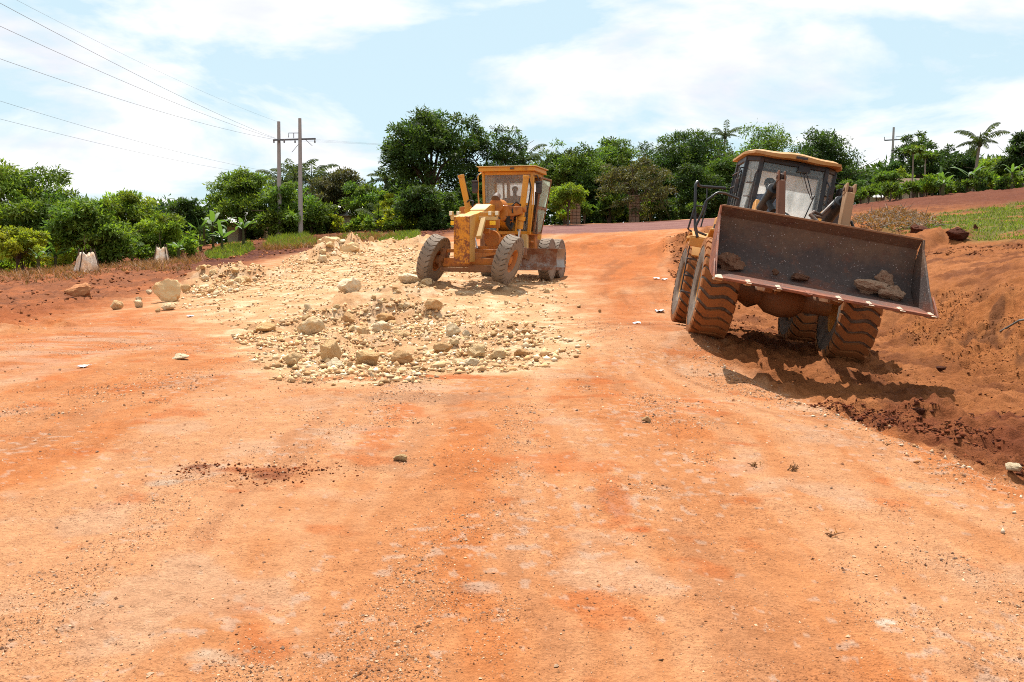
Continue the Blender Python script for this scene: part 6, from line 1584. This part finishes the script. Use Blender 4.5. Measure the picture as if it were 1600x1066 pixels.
chunks('loose limestone chunk beside the left front wheel of the grader', [(560, 478), (620, 460), (660, 446), (690, 452), (640, 470), (590, 486)], 40, 4, 12, RK)
chunks('loose limestone chunk on the spread gravel', [(420, 480), (500, 430), (640, 410), (700, 460), (860, 470), (880, 530), (760, 520), (560, 490)], 40, 4, 9, RK)
# crumbs: far too many to count
def crumbs(name, label, pts, s, rng, mat, cols, nf=8):
    n = len(pts); o = np.array([(1, 0, 0), (-1, 0, 0), (0, 1, 0), (0, -1, 0), (0, 0, 1), (0, 0, -.6)], float); f = np.array([(0, 2, 4), (2, 1, 4), (1, 3, 4), (3, 0, 4), (2, 0, 5), (1, 2, 5), (3, 1, 5), (0, 3, 5)])[:nf]
    k = o[None] * (1 + .35 * rng.normal(size=(n, 6, 1))) + .22 * rng.normal(size=(n, 6, 3))
    a = rng.random(n) * 6.283; ca, sa = np.cos(a)[:, None], np.sin(a)[:, None]
    k = np.stack([k[..., 0] * ca - k[..., 1] * sa, k[..., 0] * sa + k[..., 1] * ca, k[..., 2] * .75], -1)
    V = pts[:, None] + k * s[:, None, None] * .5 + np.array([0, 0, 1.0]) * (s * .14)[:, None, None]
    F = (np.arange(n)[:, None, None] * 6 + f[None]).reshape(-1, 3)
    c = np.array(cols)[rng.integers(len(cols), size=n)] * (1 + .18 * rng.normal(size=(n, 1)))
    return tag(link(name, mesh_np(name, V.reshape(-1, 3), F, M[mat], np.repeat(c.clip(.01, .9), 6, 0))), label, 'gravel', kind='stuff')
k_ = NT('crumb'); M['crumb'] = k_.done(k_.bsdf(k_.n('ShaderNodeAttribute', attribute_name='tint').outputs['Color'], .95, 0, None, .1))
CREAM = [(.62, .43, .25), (.55, .35, .18), (.70, .55, .37), (.46, .26, .12), (.58, .39, .21), (.52, .31, .15)]
pts = scatter(Z['gravel'], 24000, RK, lambda x, y: fbm(x * .8, y * .8, 171, 4) + .55 * RK.random(len(x)) > .05)
sz = (.012 + .085 * RK.random(len(pts)) ** 7) * np.clip(pts[:, 1] / 22, .8, 1.7)
crumbs('limestone_crumbs', 'crushed limestone crumbs spread before the grader', pts, sz, RK, 'crumb', CREAM)
for pl, n, s in (([(285, 464), (310, 440), (350, 428), (420, 430), (400, 450), (330, 468)], 4200, .15), ([(450, 414), (490, 396), (530, 384), (575, 390), (560, 408), (500, 416)], 4200, .15), ([(360, 522), (470, 490), (620, 480), (710, 488), (860, 512), (925, 540), (880, 570), (770, 586), (640, 600), (540, 606), (425, 594), (390, 560)], 21000, .12)):
    pg = poly(pl); q = scatter(pg, n, RK, lambda x, y: np.clip(sdist(pg, x, y) / 2.2, 0, .5) + .8 * fbm(x * .9, y * .9, 175, 5) + .8 * RK.random(len(x)) > .56); crumbs('limestone_crumbs', 'small limestone crumbs heaped round the rocks', q, (.011 + s * RK.random(n) ** 8), RK, 'crumb', CREAM)
# pebbles pressed out of the road surface, thick along the wheel lines
n = 330000; rr = 2.4 * (24 / 2.4) ** RK.random(n); tt = RK.uniform(-.75, .62, n); q = np.stack([rr * np.sin(tt), rr * np.cos(tt)], 1)
dens = 1.15 * fbm(q[:, 0] * 1.1, q[:, 1] * .22, 181, 5) + .7 * fbm(q[:, 0] * 1.4, q[:, 1] * 1.4, 183, 4)
ok = (np.clip(dens, 0, 1) ** 1.3 * 1.1 + .07 > RK.random(n)) & (sdist(Z['gravel'], q[:, 0], q[:, 1]) < 0) & (sdist(Z['right'], q[:, 0], q[:, 1]) < .1)
q = q[ok]; pts = np.concatenate([q, height(q[:, 0], q[:, 1])[:, None]], 1); s = (.0045 + .004 * RK.random(len(q)) + .017 * RK.random(len(q)) ** 14) * np.clip(np.hypot(q[:, 0], q[:, 1]) / 6.5, .8, 1.6)
crumbs('road_pebbles', 'dark and tan pebbles strewn over the orange road', pts, s, RK, 'crumb', [(.16, .07, .035), (.24, .11, .05), (.10, .05, .03), (.34, .22, .14), (.20, .12, .08), (.30, .12, .05), (.42, .27, .17)], 4)
# pale stones along the right edge of the road
q = []
for i in range(700):
    y = RK.uniform(4.5, 14); q.append((np.interp(y, [p[1] for p in EDGE], [p[0] for p in EDGE]) + RK.normal() * .22 - .05, y))
q = np.array(q); pts = np.concatenate([q, height(q[:, 0], q[:, 1])[:, None]], 1); crumbs('edge_stones', 'pale stones along the broken right edge of the road', pts, .012 + .045 * RK.random(len(q)) ** 5, RK, 'crumb', [(.44, .28, .17), (.36, .19, .09), (.50, .38, .27), (.30, .14, .06)])
# soil clods
CL = [(.19, .068, .028), (.24, .086, .034), (.145, .054, .025), (.27, .095, .036)]
for zk, n, cols, lab, smax in (('field', 34000, CL, 'clods of turned brown soil on the left', .11), ('bank', 26000, [(.20, .070, .020), (.13, .045, .016), (.26, .10, .034)], 'loose clods on the face of the cut bank', .05), ('ditch', 5200, [(.11, .030, .012), (.16, .045, .018), (.085, .026, .013)], 'dark red clods in the ditch beside the road', .07)):
    mk = (lambda x, y: (np.hypot(x, y) < 72) & (fbm(x * .7, y * .7, 191, 3) + .6 * RK.random(len(x)) > .2))
    q = scatter(Z[zk], n, RK, mk); crumbs('soil_clods', lab, q, (.012 + smax * RK.random(n) ** 5) * np.clip(q[:, 1] / 25, .7, 1.6), RK, 'crumb', cols)
q = scatter(poly([(1030, 380), (1060, 440), (1120, 530), (1260, 604), (1400, 660), (1600, 730), (1600, 600), (1380, 560), (1340, 400), (1600, 400), (1600, 385), (1330, 380)]), 12000, RK, lambda x, y: fbm(x * .9, y * .9, 193, 3) + .8 * RK.random(len(x)) > .3); crumbs('soil_clods', 'brown clods on the bare ground round the loader', q, (.012 + .06 * RK.random(12000) ** 5) * np.clip(q[:, 1] / 16, .7, 2), RK, 'crumb', [(.20, .072, .025), (.14, .05, .02), (.27, .10, .035)])

q = []
for u, v, n, sx, sy in ((432, 740, 420, .26, .10), (310, 728, 160, .14, .06), (385, 733, 260, .5, .06)):
    p = at(u, v); q += [(p.x + RK.normal() * sx, p.y + RK.normal() * sy * 1.6) for _ in range(n)]
q = np.array(q); crumbs('spilled_soil', 'dark red soil crumbs spilled on the road', np.concatenate([q, height(q[:, 0], q[:, 1])[:, None]], 1), .005 + .024 * RK.random(len(q)) ** 5, RK, 'crumb', [(.17, .045, .016), (.23, .06, .02), (.12, .038, .018)])
# clods lying in the bucket
def clod(label, lx, ly, lz, w, h, seed, mat='clod'):
    me = rock_mesh(seed, 4, 1.5, .9, 'soil_clod'); me.materials.append(M[mat]); o = link('soil_clod', me)
    wm = _LM @ Matrix.Rotation(HF, 4, 'Z') @ Vector((lx + .07, ly, lz)); o.location = wm; o.scale = (w, w * .6, h); o.rotation_euler = (0, ROOT_ROT[1], random.uniform(-.4, .4))
    return tag(o, label, 'clod', 'clods of earth in the bucket')
clod('big light clod of earth in the right half of the loader bucket', .80, YL + .84, ZL + .27, .56, .34, 11, 'clod_pale'); clod('low clod right of the big one in the loader bucket', 1.10, YL + .80, ZL + .20, .36, .28, 12, 'clod_pale'); clod('clod piled on the right shoulder of the big one in the loader bucket', 1.02, YL + .94, ZL + .40, .30, .24, 17, 'clod_pale')
clod('brown clod in the left corner of the loader bucket', -1.18, YL + .84, ZL + .24, .52, .34, 13); clod('small clod in the left middle of the loader bucket', -.55, YL + .80, ZL + .22, .16, .12, 14); clod('flat dark clod in the middle of the loader bucket', -.20, YL + .86, ZL + .20, .34, .14, 15)
# lumps of red earth
for lab, u, v, w, h, mt in (('red earth lump at the edge of the grass, left of the weed tuft', 1498, 382, 34, 20, 'mud'), ('red earth lump beside the grass, nearest the bucket', 1436, 380, 40, 18, 'mud'), ('small dark weed root lump standing on the grass', 1524, 362, 8, 11, 'mud'), ('dark earth lump left of the dark mound in the ditch', 1436, 645, 22, 10, 'mud'), ('dark earth lump on the mound in the ditch at the right', 1510, 670, 30, 14, 'mud'), ('dark earth lump at the right picture edge in the ditch', 1590, 668, 34, 18, 'mud'), ('brown earth lump at the foot of the cut bank', 1470, 585, 18, 8, 'mud')):
    place_rock('earth_lump', lab, u, v, w, h, mt, 4, 'lumps of dug earth', cat='lump of earth', sharp=1.6, sink=.3)
# brush heap of cut twigs above the loader bucket
tw = MB(); pl = poly([(1330, 372), (1345, 345), (1400, 330), (1450, 345), (1462, 356), (1420, 366), (1370, 374)]); q = scatter(pl, 420, RK)
for x, y, z in q:
    L = RK.uniform(.3, .9); d = Vector((RK.normal(), RK.normal(), .15 + .35 * RK.random())).normalized() * L; p = Vector((x, y, z + RK.random() * .18)); tw.tube([p, p + d * .5 + Vector((0, 0, .04)), p + d], [.018, .012, .004], 4, False)
bh = thing('brush_heap', 'heap of dry grey twigs and leaves on the slope above the bucket', 'brush heap', (float(q[:, 0].mean()), float(q[:, 1].mean()), float(q[:, 2].mean())))
o = tw.build('twigs', M['bark_pale'], bh); o.location = -bh.location; tag(o, kind='stuff')
V, F, c = leaves(q + np.array([0, 0, .12]), np.full(len(q), .25), 3600, .16, .4, RK, .2, .7); o = link('dry_leaves', mesh_np('dry_leaves', V, F, M['dry_weed'], c), bh); o.location = -bh.location; tag(o, kind='stuff')
# pipe, litter, dead plants, dry stick
g = ground(1563, 517); g2 = P(1640, 493, g.y - 1.3)
pb = thing('pipe', 'grey pipe end sticking out of the cut bank at the right edge', 'pipe', tuple(g)); m = MB(); m.tube([Vector((0, 0, .03)), (g2 - g) * .4 + Vector((0, 0, .10)), (g2 - g)], .017, 8); m.build('tube', M['grey_pipe'] if 'grey_pipe' in M else M['grey_panel'], pb)
for lab, u, v, w in (('crumpled white litter on the bank left of the loader wheel', 1026, 437, 9), ('bigger scrap of white litter right of the crumpled one', 1038, 438, 8), ('flat pale scrap on the track before the rear loader wheel', 1031, 487, 13), ('pale scrap on the track left of the loader', 995, 506, 12), ('white flat scrap on the orange earth at the left', 132, 573, 14), ('white paper scrap near the rubble heap', 297, 495, 8)):
    p = ground(u, v); s = w / FPX * p.y; m = MB(); n = 5
    for j in range(n):
        for i in range(n): m.v.append(Vector(((i / 4 - .5) * s, (j / 4 - .5) * s * 1.6, .01 + s * .25 * RK.random())))
    for j in range(n - 1):
        for i in range(n - 1): a = j * n + i; m.f.append((a, a + 1, a + n + 1, a + n))
    o = m.build('litter', M['cloth_white']); o.location = p; o.modifiers.new('t', 'SOLIDIFY').thickness = .004; tag(o, lab, 'litter', 'white litter')
M['dry_stem'] = plain('dry_stem', (.22, .11, .05), .9)
def weed(label, u, v, hpx, n, seed):
    rng = np.random.default_rng(seed); p = ground(u, v); s = hpx / FPX * p.y; t = thing('dead_plant', label, 'dead plant', tuple(p), (0, 0, 0), 'dead plants on the road')
    m = MB()
    for i in range(n):
        e = Vector((rng.normal() * .7 * s, rng.normal() * .5 * s, s * rng.uniform(.5, 1.0))); b = Vector((rng.normal() * .3 * s, rng.normal() * .3 * s, 0)); m.tube([b, b.lerp(e, .6) + Vector((0, 0, .1 * s)), e], [.006, .004, .002], 4)
    m.build('stem', M['dry_stem'], t)
    C = np.array([(rng.normal() * .6 * s, rng.normal() * .5 * s, s * rng.uniform(.2, .9)) for _ in range(n)]); V, F, c = leaves(C, np.full(n, s * .25), n * 4, s * .5, .35, rng, .2); tag(link('dry_leaf', mesh_np('dry_leaf', V, F, M['dry_weed'], c), t), kind='stuff')
weed('dead brown plant on the road, left one of the pair', 1178, 727, 9, 6, 1); weed('dead brown plant on the road, right one of the pair', 1240, 735, 11, 8, 2); weed('tiny upright dead sprig on the road', 1297, 838, 12, 3, 3)
m = MB(); p = ground(1075, 530); m.tube([Vector((0, 0, .02)), Vector((.1, -.1, .05)), Vector((.5, -.3, .03))], .012, 5)
for nm in ('wheel_bolts', 'hood_vent', 'headlight', 'ladder_step'):
    for o in bpy.data.objects:
        if o.name.split('.')[0] == 'wheel_bolts' or o.name.split('.')[0] == 'hood_vent': o['kind'] = 'stuff'
